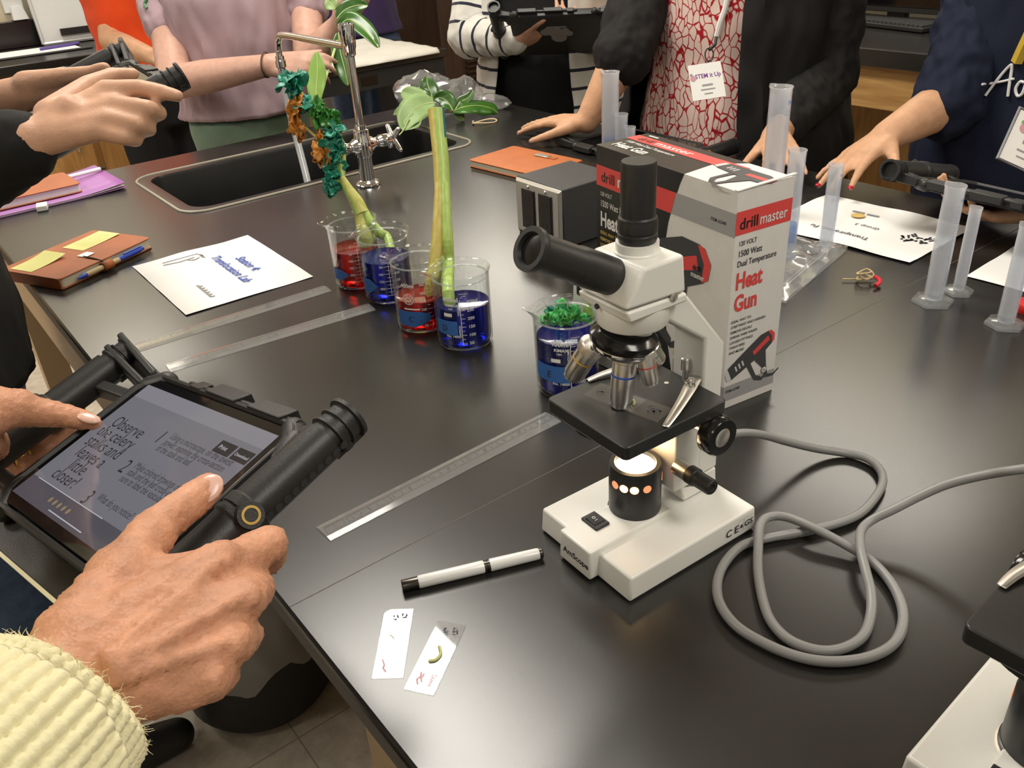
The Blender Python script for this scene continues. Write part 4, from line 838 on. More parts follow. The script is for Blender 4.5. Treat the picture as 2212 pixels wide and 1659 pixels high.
# the upright stalk, yellow half in C, green half in D
d2=1.235; cc,dc=cC[0],cD[0]
t=thing('celery_stalk','upright celery stalk, yellow half in beaker C, green half in D','celery',(dc.x,dc.y,TZ))
Q=lambda px,py,d=d2:DP(px,py,d)
stalk([Q(942,236),Q(947,290),Q(953,350),Q(956,415),Q(957,445)],[.0235,.0225,.0225,.0225,.018],'stalk',[m_cyell,m_cgreen,m_cteal],t,face,matf=lambda f,a:2 if (a<.2 and f<.32) else (0 if a>.52 else 1))
stalk([Q(950,395,1.232),Q(949,440,1.231),Q(945,520,1.232),Q(941,570),V((cc.x+.018,cc.y,TZ+.06)),V((cc.x+.008,cc.y,TZ+.014))],[.0135,.0155,.018,.020,.022,.020],'split_foot',[m_cyell],t,face)
stalk([Q(961,395,1.230),Q(963,440,1.229),Q(967,520,1.230),Q(969,570),V((dc.x-.018,dc.y-.002,TZ+.075)),V((dc.x-.016,dc.y,TZ+.016))],[.0125,.0145,.016,.0165,.0165,.016],'split_foot',[m_cgreen],t,face)
# leafy pieces in beaker E
ec=cE[0]; t=thing('celery_sprig','leafy celery top with thick pale stem standing in beaker E','celery',(ec.x,ec.y,TZ))
dE=1.085
for i,(px,py,sz,m) in enumerate(((1200,684,.020,m_lbright),(1205,672,.018,m_lteal),(1225,686,.022,m_lbright),(1215,700,.022,m_lgreen),(1240,700,.020,m_lbright),(1235,680,.018,m_lgreen),(1185,695,.014,m_lgreen),(1210,722,.020,m_lgreen),(1240,728,.020,m_lbright),(1225,748,.018,m_lgreen),(1248,755,.016,m_lgreen),(1200,735,.014,m_lbright))): cluster(DP(px+5,py+6,dE+.012*((i%3)-1)),sz*.72,m,60+i,t,4)
stalk([DP(1274,655,dE+.02),DP(1272,700,dE+.02),V((ec.x+.016,ec.y+.01,TZ+.05)),V((ec.x+.012,ec.y+.008,TZ+.014))],[.017,.018,.018,.016],'stalk',[m_cgreen],t,face)
for px in (1196,1210,1228): stalk([DP(px,715,dE),V((ec.x-.008+(px-1210)*.0005,ec.y,TZ+.06)),V((ec.x-.004,ec.y,TZ+.02))],[.004,.004,.004],'stem',[m_cgreen],t,face)
# white packet standing behind beaker E
c0=TP(1222,760); mb=MB()
cP=V((.083,1.03,TZ+.0004)); t=thing('packet','white foil packet standing behind the microscope eyepiece','packet',cP,R(-61.4))
mb.hexa([(0,0,0),(.09,.012,0),(.09,.03,0),(0,.02,0),(.004,.004,.125),(.088,.012,.120),(.088,.016,.120),(.004,.010,.125)],0); mb.box((.045,.004,.10),(.07,.002,.03),1); mb.build('pouch',[mat('white foil film',(.78,.78,.76),.3,bump=.3,bscale=40),m_black],t,bevel=.002)
mb=MB(); mb.box((.046,.0095,.128),(.084,.0016,.012)); mb.build('top_seal',mat('white foil film',(.8,.8,.8),.3),t)
# ================================================================ graduated cylinders
m_pp=clear('milky cylinder plastic',(.93,.95,.99),rough=.22,ior=1.5,milky=.30,mcol=(.98,.99,1.0)); m_ppf=clear('milky foot plastic',(.95,.97,.98),rough=.12,ior=1.5,milky=.16,mcol=(.95,.96,.96))
m_bprint=mat('blue scale print',(.10,.20,.62),.5)
def cylinder(label,px,py,r,h,rot=0,num='100',fill=None):
    p=TP(px,py); dv=V((p.x,p.y,0)).normalized(); t=thing('graduated_cylinder',label,'graduated cylinder',(p.x,p.y,TZ+.0003),math.atan2(dv.y,dv.x)-PI/2+rot,'plastic graduated cylinders')
    mb=MB(); hexr=lambda s,z:[(s*math.cos(PI*k/3+.3),s*math.sin(PI*k/3+.3),z) for k in range(6)]
    R6=r*1.55+.0085; mb.rings([hexr(R6,0),hexr(R6*1.0,.004),hexr(R6*.82,.0065),hexr(r*1.15,.0085)],True,(1,1)); mb.build('foot',m_ppf,t,sharp=20)
    mb=MB(); n=36; rings=[]
    for pr,pz in ((r*.93,.006),(r,.012),(r*1.0,h-.012),(r*1.02,h-.004),(r*1.09,h-.001),(r*1.06,h),(r*.92,h-.004),(r*.90,h-.012),(r*.88,.014)):
        ring=[]
        for j in range(n):
            a=2*PI*j/n; da=abs((a-2.4+PI)%(2*PI)-PI); k=max(0,(pz-h+.02)/.02)**2*math.exp(-(da/.35)**2)*r*.28; ring.append(((pr+k)*math.cos(a),(pr+k)*math.sin(a),pz+(k*.3 if pz>h-.01 else 0)))
        rings.append(ring)
    mb.rings(rings,True,(1,1)); mb.build('tube',m_pp,t)
    mb=MB(); wr=r+.0003
    F=lambda a,z:M(((math.cos(a),0,math.sin(a),wr*math.sin(a)),(math.sin(a),0,-math.cos(a),-wr*math.cos(a)),(0,1,0,z),(0,0,0,1)))
    k=0; z=.03
    while z<h*.86:
        w_=r*(.7 if k%5==0 else .4); mb.add([(wr*math.sin((-w_/2+w_*i/4)/wr),y,wr*(math.cos((-w_/2+w_*i/4)/wr)-1)) for y in (-.0002,.0002) for i in range(5)],[(i,i+1,6+i,5+i) for i in range(4)],0,F(.9,z)); k+=1; z+=h*.83/50
    mb.text(num,F(.75,h*.88),r*.42,0,.01,1,'l',0,wr); mb.text('mL',F(1.15,h*.88),r*.36,0,.01,1,'l',0,wr)
    mb.build('scale',m_bprint,t,flat=True,recalc=False)
    if fill:
        mb=MB(); mb.lathe([(r*.86,.014),(r*.86,fill),(.001,fill)],28); mb.build('water',clear('pale blue water',(.45,.66,.95),rough=.05,ior=1.33,milky=.25,mcol=(.25,.45,.85)),t)
    return t
cylinder('tallest milky cylinder left of the carton, with blue water',1318,402,.0170,.226,.2,'250',.10)
cylinder('medium milky cylinder just right of the tall one behind the carton',1341,408,.0125,.150,0,'50',.07)
cylinder('short milky cylinder peeking over the carton lid on its left',1360,412,.0100,.128,0,'25')
cylinder('widest milky cylinder rising behind the right corner of the carton',1662,462,.0188,.226,0,'250')
cylinder('medium cylinder with blue print beside the right edge of the carton',1700,545,.0132,.169,.3,'50',.05)
cylinder('short cylinder standing on the plastic bag before the Transpiration page',1783,537,.0112,.140,0,'25')
cylinder('tall cylinder on its hexagonal foot right of the tangled string',2014,652,.0130,.170,0,'100')
cylinder('thin cylinder behind the tall one with the hexagonal foot',2069,632,.0082,.128,0,'10')
cylinder('cylinder cut by the right edge in front of the blank page',2170,702,.0112,.140,0,'25')
# ================================================================ bag, string, loose bits
m_bag=clear('clear polythene',amount=.9,rough=.10,ior=1.5,milky=.22,mcol=(.80,.81,.80))
def crumple(mb,o,ex,ey,w_,h_,amp,seed,n=26,lift=.004,fx=9):
    mx=frame(o,ex,ey); vs=[]; 
    for j in range(n+1):
        for i in range(n+1):
            a,b=i/n,j/n; e=min(a,1-a,b,1-b); z=lift+amp*min(1,.15+e*5)*(.5+mnoise.noise(V((a*fx*.5+seed,b*fx*.5,seed)))+.5*abs(mnoise.noise(V((a*fx+seed,b*fx*1.3,seed*2)))))
            vs.append((a*w_+.004*mnoise.noise(V((b*4,seed,0))),b*h_+.004*mnoise.noise(V((a*4,seed,5))),max(.0006,z)))
    mb.add(vs,[(j*(n+1)+i,j*(n+1)+i+1,(j+1)*(n+1)+i+1,(j+1)*(n+1)+i) for j in range(n) for i in range(n)],0,mx); return mx
bc=TP(1697,657); br_=TP(1832,538); ex=(br_-bc).normalized(); ey=V((-ex.y,ex.x,0)); Lb=(br_-bc).length
t=thing('plastic_bag','clear zip bag with blue marker letters lying beside the carton','bag',bc)
mb=MB(); mx=crumple(mb,bc,ex,ey,Lb,.17,.016,3.3); mb.build('upper_film',m_bag,t,True,recalc=False)
mb=MB(); crumple(mb,bc,ex,ey,Lb,.17,.001,1.1,10,.0008); mb.build('lower_film',m_bag,t,True,recalc=False)
mb=MB(); mb.tube([mx@V((.002,.022,.004)),mx@V((Lb*.5,.022,.006)),mx@V((Lb-.002,.022,.004))],.0012,6); mb.tube([mx@V((.002,.027,.004)),mx@V((Lb*.5,.027,.006)),mx@V((Lb-.002,.027,.004))],.0008,6); mb.build('zip_strip',clear('zip strip',amount=.9,rough=.1,milky=.5,mcol=(.8,.8,.8)),t,True)
mb=MB()
for s in ([(0,0),(.006,.014),(.012,.016),(.009,.008),(.016,.004),(.018,-.006)],[(.022,.012),(.026,.0)],[(.029,.013),(.031,.004),(.028,-.004)]): mb.tube(spline([mx@V((Lb*.60+x,.075+y,.022)) for x,y in s],4),.0008,6)
mb.build('marker_letters',mat('blue ink',(.05,.06,.35),.5),t,True)
# tangled string with a red end
c=TP(1866,606,.002); random.seed(11); P=[c+V((-.030,.006,.002))]
for k in range(15): a=k*1.35; P.append(c+V((.0125*math.cos(a)*(1-.3*(k%3)/3),.0125*math.sin(a)*(1-.2*(k%2)),.0025+.0009*k+.003*math.sin(k*2.1))))
t=thing('string_tangle','tangled tan string with a red end lying right of the bag','string',c)
mb=MB(); mb.tube(spline(P+[c+V((.014,-.010,.006))],7),.0013,8); mb.build('string',mat('tan twine',(.52,.40,.22),.7),t,True)
mb=MB(); mb.tube(spline([c+V((.013,-.006,.008)),c+V((.017,-.014,.006)),c+V((.014,-.022,.005)),c+V((.006,-.028,.003))],5),.0032,8); mb.build('red_end',mat('red vinyl',(.65,.03,.05),.3),t,True)
# rubber band at the back
c=TP(1047,263,.0035); ex=(TP(1070,259,.003)-TP(1022,266,.003)).normalized(); ey=V((-ex.y,ex.x,0)); Pb=[c+ex*.034*math.cos(a)+ey*.017*math.sin(a)+V((0,0,.002*math.sin(2*a))) for a in [2*PI*k/24 for k in range(24)]]
mb=MB(); mb.tube(Pb,.0022,8,closed=True); mb.tube([Pb[13],Pb[12]+V((0,0,.006)),Pb[11]+V((.004,0,.006)),Pb[10]],.0018,8); o=mb.build('rubber_band',mat('natural rubber',(.60,.47,.28),.5)); tag(o,'tan rubber band lying in front of the broad green leaf','rubber band')
# red round lid cut by the right edge
c=TP(2222,672); mb=MB(); mb.lathe([(.017,0),(.018,.002),(.018,.012),(.0165,.014),(.002,.0145)],32,0,M.Translation(c)); o=mb.build('bottle_cap',mat('red plastic',(.65,.02,.02),.35)); tag(o,'red round cap at the right edge behind the last cylinder','cap')
# water drops and crumbs
# ================================================================ broad leaves and their bag by the sink
m_leaf=mat('glossy dark leaf',(.035,.115,.012),.28,cvar=.25,cscale=14,spec=.6); m_leafp=mat('pale leaf underside',(.25,.38,.14),.5,cvar=.15,cscale=14); m_vein=mat('leaf midrib',(.45,.52,.20),.5)
def leaf(parent,pts,wd,nrm,m,name='leaf',fold=.25,rib=True,curl=0):
    P=spline(pts,8); n=len(P); mb=MB(); vs=[]; mrow=7
    for i,p in enumerate(P):
        f=i/(n-1); tn=(P[min(i+1,n-1)]-P[max(i-1,0)]).normalized(); nz=(V(nrm)-tn*V(nrm).dot(tn)).normalized(); s=tn.cross(nz); w_=wd*(math.sin(PI*min(1,f*.94+.03))**.8)*(1-.15*f)
        for j in range(mrow):
            a=(j/(mrow-1)-.5)*2; vs.append(p+s*a*w_/2+nz*(abs(a)*w_*.5*fold+.06*w_*math.sin(f*9)*abs(a)-curl*a*a*w_))
    vs=[V((q_.x,q_.y,max(q_.z,TZ+.0012))) for q_ in vs]
    mb.add(vs,[(i*mrow+j,i*mrow+j+1,(i+1)*mrow+j+1,(i+1)*mrow+j) for i in range(n-1) for j in range(mrow-1)])
    o=mb.build(name,m,parent,True,recalc=False,solid=.0005)
    if rib:
        mb=MB(); mb.tube([p for p in P],[.0016*(1-.7*i/n)+.0003 for i in range(n)],6); r_=mb.build('midrib',m_vein,None); child(r_,o); r_.matrix_parent_inverse=parent.matrix_basis.inverted() if False else M.Identity(4); o_=o
        r_.matrix_parent_inverse=(parent.matrix_basis@o.matrix_parent_inverse@o.matrix_basis).inverted()
    return o
t0=TP(985,258,.02); t=thing('leafy_branch','cut branch of broad green leaves lying by the sink corner','branch',(t0.x,t0.y,TZ))
dl=2.36
K=lambda px,py,d=dl:DP(px,py,d)
up=(0,-.5,.85)
leaf(t,[K(980,240),K(1000,232,2.34),K(1030,228,2.36),K(1060,234,2.38),K(1075,244,2.39)],.075,(0,-.45,.9),m_leaf,curl=.15)
leaf(t,[K(978,238),K(968,222),K(955,212),K(938,212)],.055,(.2,-.9,.3),m_leaf)
leaf(t,[K(984,236),K(995,220),K(1012,211),K(1022,195)],.030,(0,-.9,.4),m_leaf)
leaf(t,[K(935,218),K(930,200),K(924,182),K(922,166)],.055,(.2,-1,.1),m_leaf,fold=.1)
leaf(t,[K(930,210),K(918,204),K(905,200),K(898,198)],.04,(0,-.8,.6),m_leaf)
leaf(t,[K(938,222,2.31),K(915,226,2.30),K(895,236,2.28),K(880,258,2.27),K(872,282,2.26)],.085,(.1,-.75,.65),m_leafp,fold=.15)
leaf(t,[K(925,226,2.33),K(905,215,2.34),K(885,205,2.35),K(868,198,2.36)],.06,(0,-.8,.6),m_leafp)
leaf(t,[K(920,240,2.33),K(890,238,2.34),K(868,240,2.36),K(850,246,2.38)],.05,(0,-.6,.8),m_leafp)
leaf(t,[K(905,250,2.28),K(890,265,2.27),K(878,280,2.26)],.05,(.1,-.7,.7),m_leafp,rib=False)
leaf(t,[K(984,242),K(992,250),K(1000,262)],.03,(0,-.6,.8),m_leafp,rib=False)
mb=MB(); mb.tube(spline([K(925,232),K(950,240),K(985,240),K(1000,238)],6),.0035,8); mb.build('twig',mat('brown twig',(.12,.08,.04),.6),t,True)
mb=MB(); mb.tube(spline([K(884,255,2.265),K(872,280,2.258),K(862,292,2.25)],6),.0018,8); mb.build('leaf_stalk',m_vein,t,True)
t=thing('plastic_bag','crumpled clear bag behind the broad leaves by the sink corner','bag',(t0.x,t0.y+.05,TZ))
def blob(c,r,seed,name):
    mb=MB(); n=28; vs=[];c=V(c)
    mb.ell(c,r,n); 
    mb.v=[tuple(c+(V(p)-c)*(1+.42*mnoise.noise((V(p)-c)*26+V((seed,0,0)))+.2*mnoise.noise((V(p)-c)*60+V((seed,3,0))))) for p in mb.v]
    mb.v=[(x,y,max(z,TZ+.002+.0004*seed)) for x,y,z in mb.v]
    return mb.build(name,m_bag,t,True,sharp=20)
blob(K(920,200,2.44),(.085,.06,.055),1.0,'bag_film'); blob(K(1000,205,2.47),(.05,.045,.045),5.0,'bag_film'); blob(K(1035,225,2.46),(.075,.04,.028),8.0,'bag_film'); blob(K(930,238,2.40),(.08,.04,.02),12.0,'bag_film')
# ================================================================ tablets in rugged cases with tube handles
m_case=mat('rugged black case',(.016,.016,.016),.45,bump=.15,bscale=700)
m_bezel=mat('black glass bezel',(.006,.006,.007),.06,spec=.6)
def emis(name,col,s=1,rough=.08):
    return mat(name,(.01,.01,.012),rough,emit=col,estr=s)
m_scr=emis('lit screen',(.150,.147,.168)); m_sbar=emis('screen bar',(.205,.20,.222)); m_sdim=emis('screen lower band',(.07,.066,.08)); m_sink_=emis('screen text',(.012,.012,.014)); m_sgold=emis('screen icons',(.24,.18,.09)); m_swht=emis('screen line',(.42,.42,.45)); m_sgry=emis('screen small text',(.028,.027,.032))
m_brass=mat('brass insert',(.75,.52,.16),.25,1)
def make_tablet(mx,label,lit=True,group='tablets in rugged cases',lx=-.193,rx=.165):
    t=thing('tablet',label,'tablet',mx=mx,group=group)
    mb=MB(); mb.rings([[(x,y,z) for x,y in rrect(w_,h_,.013,6)] for w_,h_,z in ((.236,.166,-.007),(.240,.170,-.006),(.240,.170,-.001),(.2385,.1685,0))],True,(1,1)); tb_=mb.build('display_glass',m_bezel,t)
    mb=MB(); q=M.Translation((0,0,.0003)); T=lambda x,y,z=0:M.Translation((x*.001,y*.001,.0006+z*.0001))
    mb.add([(x,y,.0002) for x,y in rrect(.224,.150,.004,3)],[tuple(range(16))],0)
    if lit:
        pr=lambda x0,x1,y0,y1,mi,z=.0003: mb.add([(x0*.001,y0*.001,z),(x1*.001,y0*.001,z),(x1*.001,y1*.001,z),(x0*.001,y1*.001,z)],[(0,1,2,3)],mi)
        pr(-112,112,58,75,1); pr(-112,112,-75,-53,2); pr(-100,30,-53.4,-52.6,5,.0004); pr(-40,25,-71,-70,5,.0004); pr(60,84,39,52,3,.0004); pr(87,110,39,52,3,.0004)
        mb.text('Print',T(64,43.5,1),.006,5,.01,1); mb.text('Download',T(89,43.5,1),.0045,5,.01,1)
        for i,s_ in enumerate(('Observe','the celery','stalks and','leaves a','little','closer!')): mb.text(s_,T(-66,20-13.4*i),.0195,3,-.004,.84,'c')
        for i,(n_1,L_) in enumerate((('1',('Using a microscope, on the lowest','power, examine the cross-section','of the stalk and leaf.')),('2',('Make colored drawings of the','stalk and the leaf cross-section. Be','sure to label the vascular tissue.')),('3',('What do you notice?',)))):
            mb.text(n_1,T(-17,24-38*i),.021,3,-.004,.85)
            for k,s_ in enumerate(L_): mb.text(s_,T(-2,33-7.6*k-38*i),.0104,6,.0,.68)
        for k in range(5): mb.add([((-52+9*k+2.2*math.cos(a))*.001,(-63+3*math.sin(a))*.001,.0004) for a in [2*PI*j/8 for j in range(8)]],[tuple(range(8))],4)
        mats=[m_scr,m_sbar,m_sdim,m_sink_,m_sgold,m_swht,m_sgry]
    else: mats=[m_bezel]*7
    mb.build('screen',mats,tb_,flat=True,recalc=False)
    # tray with raised lip
    mb=MB(); mb.rings([[(x,y,z) for x,y in rrect(w_,h_,r_,6)] for w_,h_,r_,z in ((.24,.17,.016,-.0165),(.252,.182,.018,-.015),(.255,.185,.018,-.004),(.252,.182,.017,.0022),(.246,.176,.015,.0022),(.2425,.1725,.014,-.0012),(.2425,.1725,.014,-.0075))],True,(1,1)); cs=mb.build('case_tray',m_case,t,sharp=25)
    for sx in (-1,1):
        for sy in (-1,1): mb=MB(); mb.capsule((sx*.122,sy*.078,-.008),(sx*.108,sy*.090,-.008),.011,.011); mb.capsule((sx*.127,sy*.060,-.008),(sx*.122,sy*.080,-.008),.010,.011); mb.build('corner_bumper',m_case,cs)
    for x0,x1,y1,zz in ((-.052,-.034,.101,.000),(-.022,.027,.105,.001),(.048,.098,.105,.001)):
        mb=MB(); mb.hexa([(x0,.088,-.010),(x1,.088,-.010),(x1,y1,-.012),(x0,y1,-.012),(x0,.088,zz+.004),(x1,.088,zz+.004),(x1+.004,y1,zz-.001),(x0+.004,y1,zz-.001)]); mb.build('hinge_lug',m_case,t,bevel=.0012)
    mb=MB(); mb.cyl((-.06,.093,-.003),(.115,.093,-.003),.0042,None,12); mb.build('hinge_rod',m_blackmt,t)
    # handle tubes with brackets
    for sx,X in ((-1,lx),(1,rx)):
        mb=MB(); mb.lathe_ax((X,-.098,.004),(X,.083 if sx>0 else .074,.004),[(.015,0),(.0172,.015),(.0172,1)],28,0); hb=mb.build('handle_tube',m_black,t)
        ye=.083 if sx>0 else .074; mb=MB(); mb.lathe_ax((X,ye,.004),(X,ye+.030,.004),[(.0148,0),(.0148,.20),(.0176,.21),(.0176,.28),(.0152,.29),(.0152,.52),(.0174,.53),(.0174,.58),(.0152,.59),(.0152,.88),(.0182,.89),(.0182,1),(.0140,1),(.013,.7)],28,0); mb.box((X,ye+.015,-.011),(.014,.03,.006)); mb.build('end_cap',m_case,hb)
        mb=MB(); mb.lathe_ax((X,-.098,.004),(X,-.112,.004),[(.0172,0),(.0178,.3),(.0172,.9),(.014,1)],28); mb.build('end_cap',m_case,hb)
        mb=MB()
        for k in range(10):
            for a in ((-14,) if sx>0 else (-166,)):
                d=V((math.cos(R(a)),0,math.sin(R(a)))); p=V((X,.012+.0085*k,.004))+d*.0170; mb.lathe_ax(p,p+d*.0006,[(.0034,0),(.0034,1)],12)
        mb.build('grip_hole',m_ink,hb)['kind']='stuff'
        mb=MB(); d=V((sx*math.cos(R(27)),0,math.sin(R(27)))); p=V((X,.0,.004))
        mb.lathe_ax((X,-.010,.004),(X,.010,.004),[(.0174,0),(.0192,.1),(.0192,.3),(.0178,.32),(.0178,.45),(.0192,.47),(.0192,.9),(.0174,1)],28); mb.cyl(p+d*.010,p+d*.0245,.0105,.0098,20); mb.build('clamp_collar',m_case,hb)
        mb=MB(); mb.lathe_ax(p+d*.0235,p+d*.0252,[(.0068,0),(.0068,1),(.0050,1),(.0046,-1.5)],22,0,None,(0,1)); mb.build('brass_insert',m_brass,hb)
        xi=sx*.122
        for yt,yc,h2,zt,zc in (((.052,.058,.012,.006,.0),(.088,.074,.007,.022,.004),(.106,.088,.007,.024,.004),(.097,.081,.026,.004,-.004),(-.070,-.070,.014,.006,.0)) if sx<0 else ((.075,.075,.016,.008,.0),(.094,.088,.010,.008,.0),(-.070,-.070,.014,.008,.0))):
            mb=MB(); xt=X-sx*.004 if yt<.085 else X+sx*.012; mb.hexa([(xt,yt-h2/2,-.012),(xi,yc-h2/2,-.014),(xi,yc+h2/2,-.014),(xt,yt+h2/2,-.012),(xt,yt-h2/2,zt),(xi,yc-h2/2,zc),(xi,yc+h2/2,zc),(xt,yt+h2/2,zt)]); mb.build('bracket',m_case,t,bevel=.002)
    return t
TM=M(((.7272876,.6337479,-.2634697,-.319129),(-.6754339,.7290408,-.1108535,.610009),(.1218270,.2585788,.9582772,TZ+.139655),(0,0,0,1)))
tab1=make_tablet(TM,'lit tablet with celery instructions, held in the wrinkled hands at lower left')
TL=lambda x,y,z:TM@V((x*.001,y*.001,z*.001))
mb=MB(); mb.box((-.02,-.100,-.019),(.20,.032,.004),0); mb.build('stand_flap',m_case,tab1,bevel=.001); mb=MB(); mb.box((-.02,-.1175,-.0185),(.20,.003,.005)); mb.build('cream_trim',mat('cream trim',(.66,.60,.40),.6),tab1)
# the other tablets
tx=V((.5,-.866,0)); tilt=R(24); ty=UX*math.cos(tilt)+V((0,0,math.sin(tilt)))
tilt=R(19); ty=V((.866,.5,0))*math.cos(tilt)+V((0,0,math.sin(tilt))); cen=DP(408,162,1.18)-tx*.165-ty*.120; tab2=make_tablet(frame(cen,tx,ty),'tablet case seen edge-on in the smooth young hands at upper left',False)
cen3=DP(1205,66,2.42); tab3=dup(tab2,frame(cen3,V((-.985,.17,0)),V((-.12,-.72,.66))),'tablet held before the striped cardigan, its black back to the camera')
mb=MB(); qq=M(((-1,0,0,0),(0,1,0,0),(0,0,-1,-.0168),(0,0,0,1))); mb.box((0,.040,.0002),(.055,.007,.0004),0,qq); random.seed(2)
for k_ in range(9): mb.lathe([(.009+.006*random.random(),.0),(.009,.0004)],14,0,qq@M.Translation((-.032+.008*k_,.018+.008*math.sin(k_*2.1),.0001*k_)))
mb.lathe([(.022,.0),(.022,.0004)],20,0,qq@M.Translation((.004,-.006,0))); mb.build('back_marking',mat('grey sticker',(.30,.30,.31),.5),tab3,flat=True)
cen4=DP(2196,424,1.40); tab4=dup(tab2,frame(cen4,VX+V((0,0,.02)),-UX*.97+V((0,0,.25))),'tablet held level at the right edge by the navy sweatshirt wearer')
k5=TP(1200,312); cen5=k5+UX*.085-VX*.19+V((0,0,.0175)); tab5=dup(tab2,frame(cen5,VX,-UX),'tablet lying flat on the table behind the carton')

hs=[c_ for c_ in tab5.children if c_.name.startswith('handle_tube')]      # its far handle is folded away
for c_ in hs:
    if max(v.co.x for v in c_.data.vertices)>0:
        for g_ in list(c_.children): bpy.data.objects.remove(g_)
        bpy.data.objects.remove(c_)
# ================================================================ people
def skinmat(name,col,dark=.75):
    m=mat(name,col,.50 if dark<.7 else .48,spec=.32,cvar=.20 if dark<.7 else .13,cscale=45 if dark<.7 else 28); n,l,b=nodes_of(m)
    tc=n.new('ShaderNodeTexCoord'); w1=n.new('ShaderNodeTexVoronoi'); w1.inputs['Scale'].default_value=420; n1=n.new('ShaderNodeTexNoise'); n1.inputs['Scale'].default_value=90; n1.inputs['Detail'].default_value=6
    ad=n.new('ShaderNodeMath'); ad.operation='MULTIPLY_ADD'; ad.inputs[1].default_value=.35; l.new(tc.outputs['Object'],w1.inputs['Vector']); l.new(tc.outputs['Object'],n1.inputs['Vector'])
    l.new(w1.outputs['Distance'],ad.inputs[0]); l.new(n1.outputs['Fac'],ad.inputs[2]); bm=n.new('ShaderNodeBump'); bm.inputs['Strength'].default_value=.6 if dark<.7 else .28; bm.inputs['Distance'].default_value=.0016
    l.new(ad.outputs[0],bm.inputs['Height']); l.new(bm.outputs[0],b.inputs['Normal'])
    b.inputs['Subsurface Weight'].default_value=.12; b.inputs['Subsurface Radius'].default_value=(1,.35,.2); b.inputs['Subsurface Scale'].default_value=.004
    return m
sk_old=skinmat('tanned older skin',(.56,.275,.165),.6); sk_mid=skinmat('warm skin',(.60,.335,.22)); sk_pale=skinmat('pale rosy skin',(.56,.33,.25)); sk_peach=skinmat('peach skin',(.56,.325,.215)); sk_tan=skinmat('light tan skin',(.60,.34,.20))
m_nail=mat('fingernail',(.70,.44,.36),.25); m_rednail=mat('red nail polish',(.45,.01,.03),.15)
FL=((.043,.026,.021),(.047,.030,.022),(.043,.028,.021),(.034,.021,.019)); FR=((.0098,.0088,.0080,.0068),(.0100,.0090,.0081,.0069),(.0096,.0086,.0078,.0066),(.0085,.0076,.0069,.0060))
def hand(mb,W,d,n,t,curls=((10,15,10),)*4,spread=(6,1,-4,-10),thumb=(35,20,12,8),s=1.0):
    """W wrist; d toward the knuckles; n out of the back of the hand; t toward the thumb side"""
    W=V(W); d=V(d).normalized(); n=V(n); n=(n-d*n.dot(d)).normalized(); t=V(t); t=(t-d*t.dot(d)-n*t.dot(n)).normalized()
    mc=[W+(d*a+t*b+n*c)*s for a,b,c in ((.090,.026,.001),(.094,.006,.004),(.089,-.013,.003),(.080,-.031,-.001))]; tips=[]
    wl=[W+t*x*s for x in (.014,.005,-.006,-.014)]
    for a,b in zip(wl,mc): mb.capsule(a,b,.0165*s,.0118*s)
    for a,b in zip(mc,mc[1:]): mb.capsule(a-d*.012*s,b-d*.012*s,.0105*s,.0105*s)
    for i in range(4):
        p=mc[i]; sp=R(spread[i]); ang=0; base=(d*math.cos(sp)+t*math.sin(sp)).normalized()
        for j in range(3):
            ang+=R(curls[i][j]); dr=base*math.cos(ang)-n*math.sin(ang); q=p+dr*FL[i][j]*s; mb.capsule(p,q,FR[i][j]*s*(1.0 if j else 1.05),FR[i][j+1]*s); p=q
        tips.append((p,dr))
    b=W+(d*.022+t*.020-n*.006)*s; a0,a1,a2,a3=[R(x) for x in thumb]
    dr=(d*math.cos(a0)+t*math.sin(a0)-n*math.sin(a1)).normalized(); m=b+dr*.044*s; mb.capsule(b,m,.0165*s,.0118*s); mb.capsule(W+d*.05*s+t*.01*s,m-dr*.01*s,.014*s,.010*s)
    dr=(dr+d*math.tan(a2)).normalized(); k=m+dr*.033*s; mb.capsule(m,k,.0112*s,.0096*s); dr=(dr+d*math.tan(a3)).normalized(); e=k+dr*.026*s; mb.capsule(k,e,.0098*s,.0075*s)
    return tips,(e,dr)
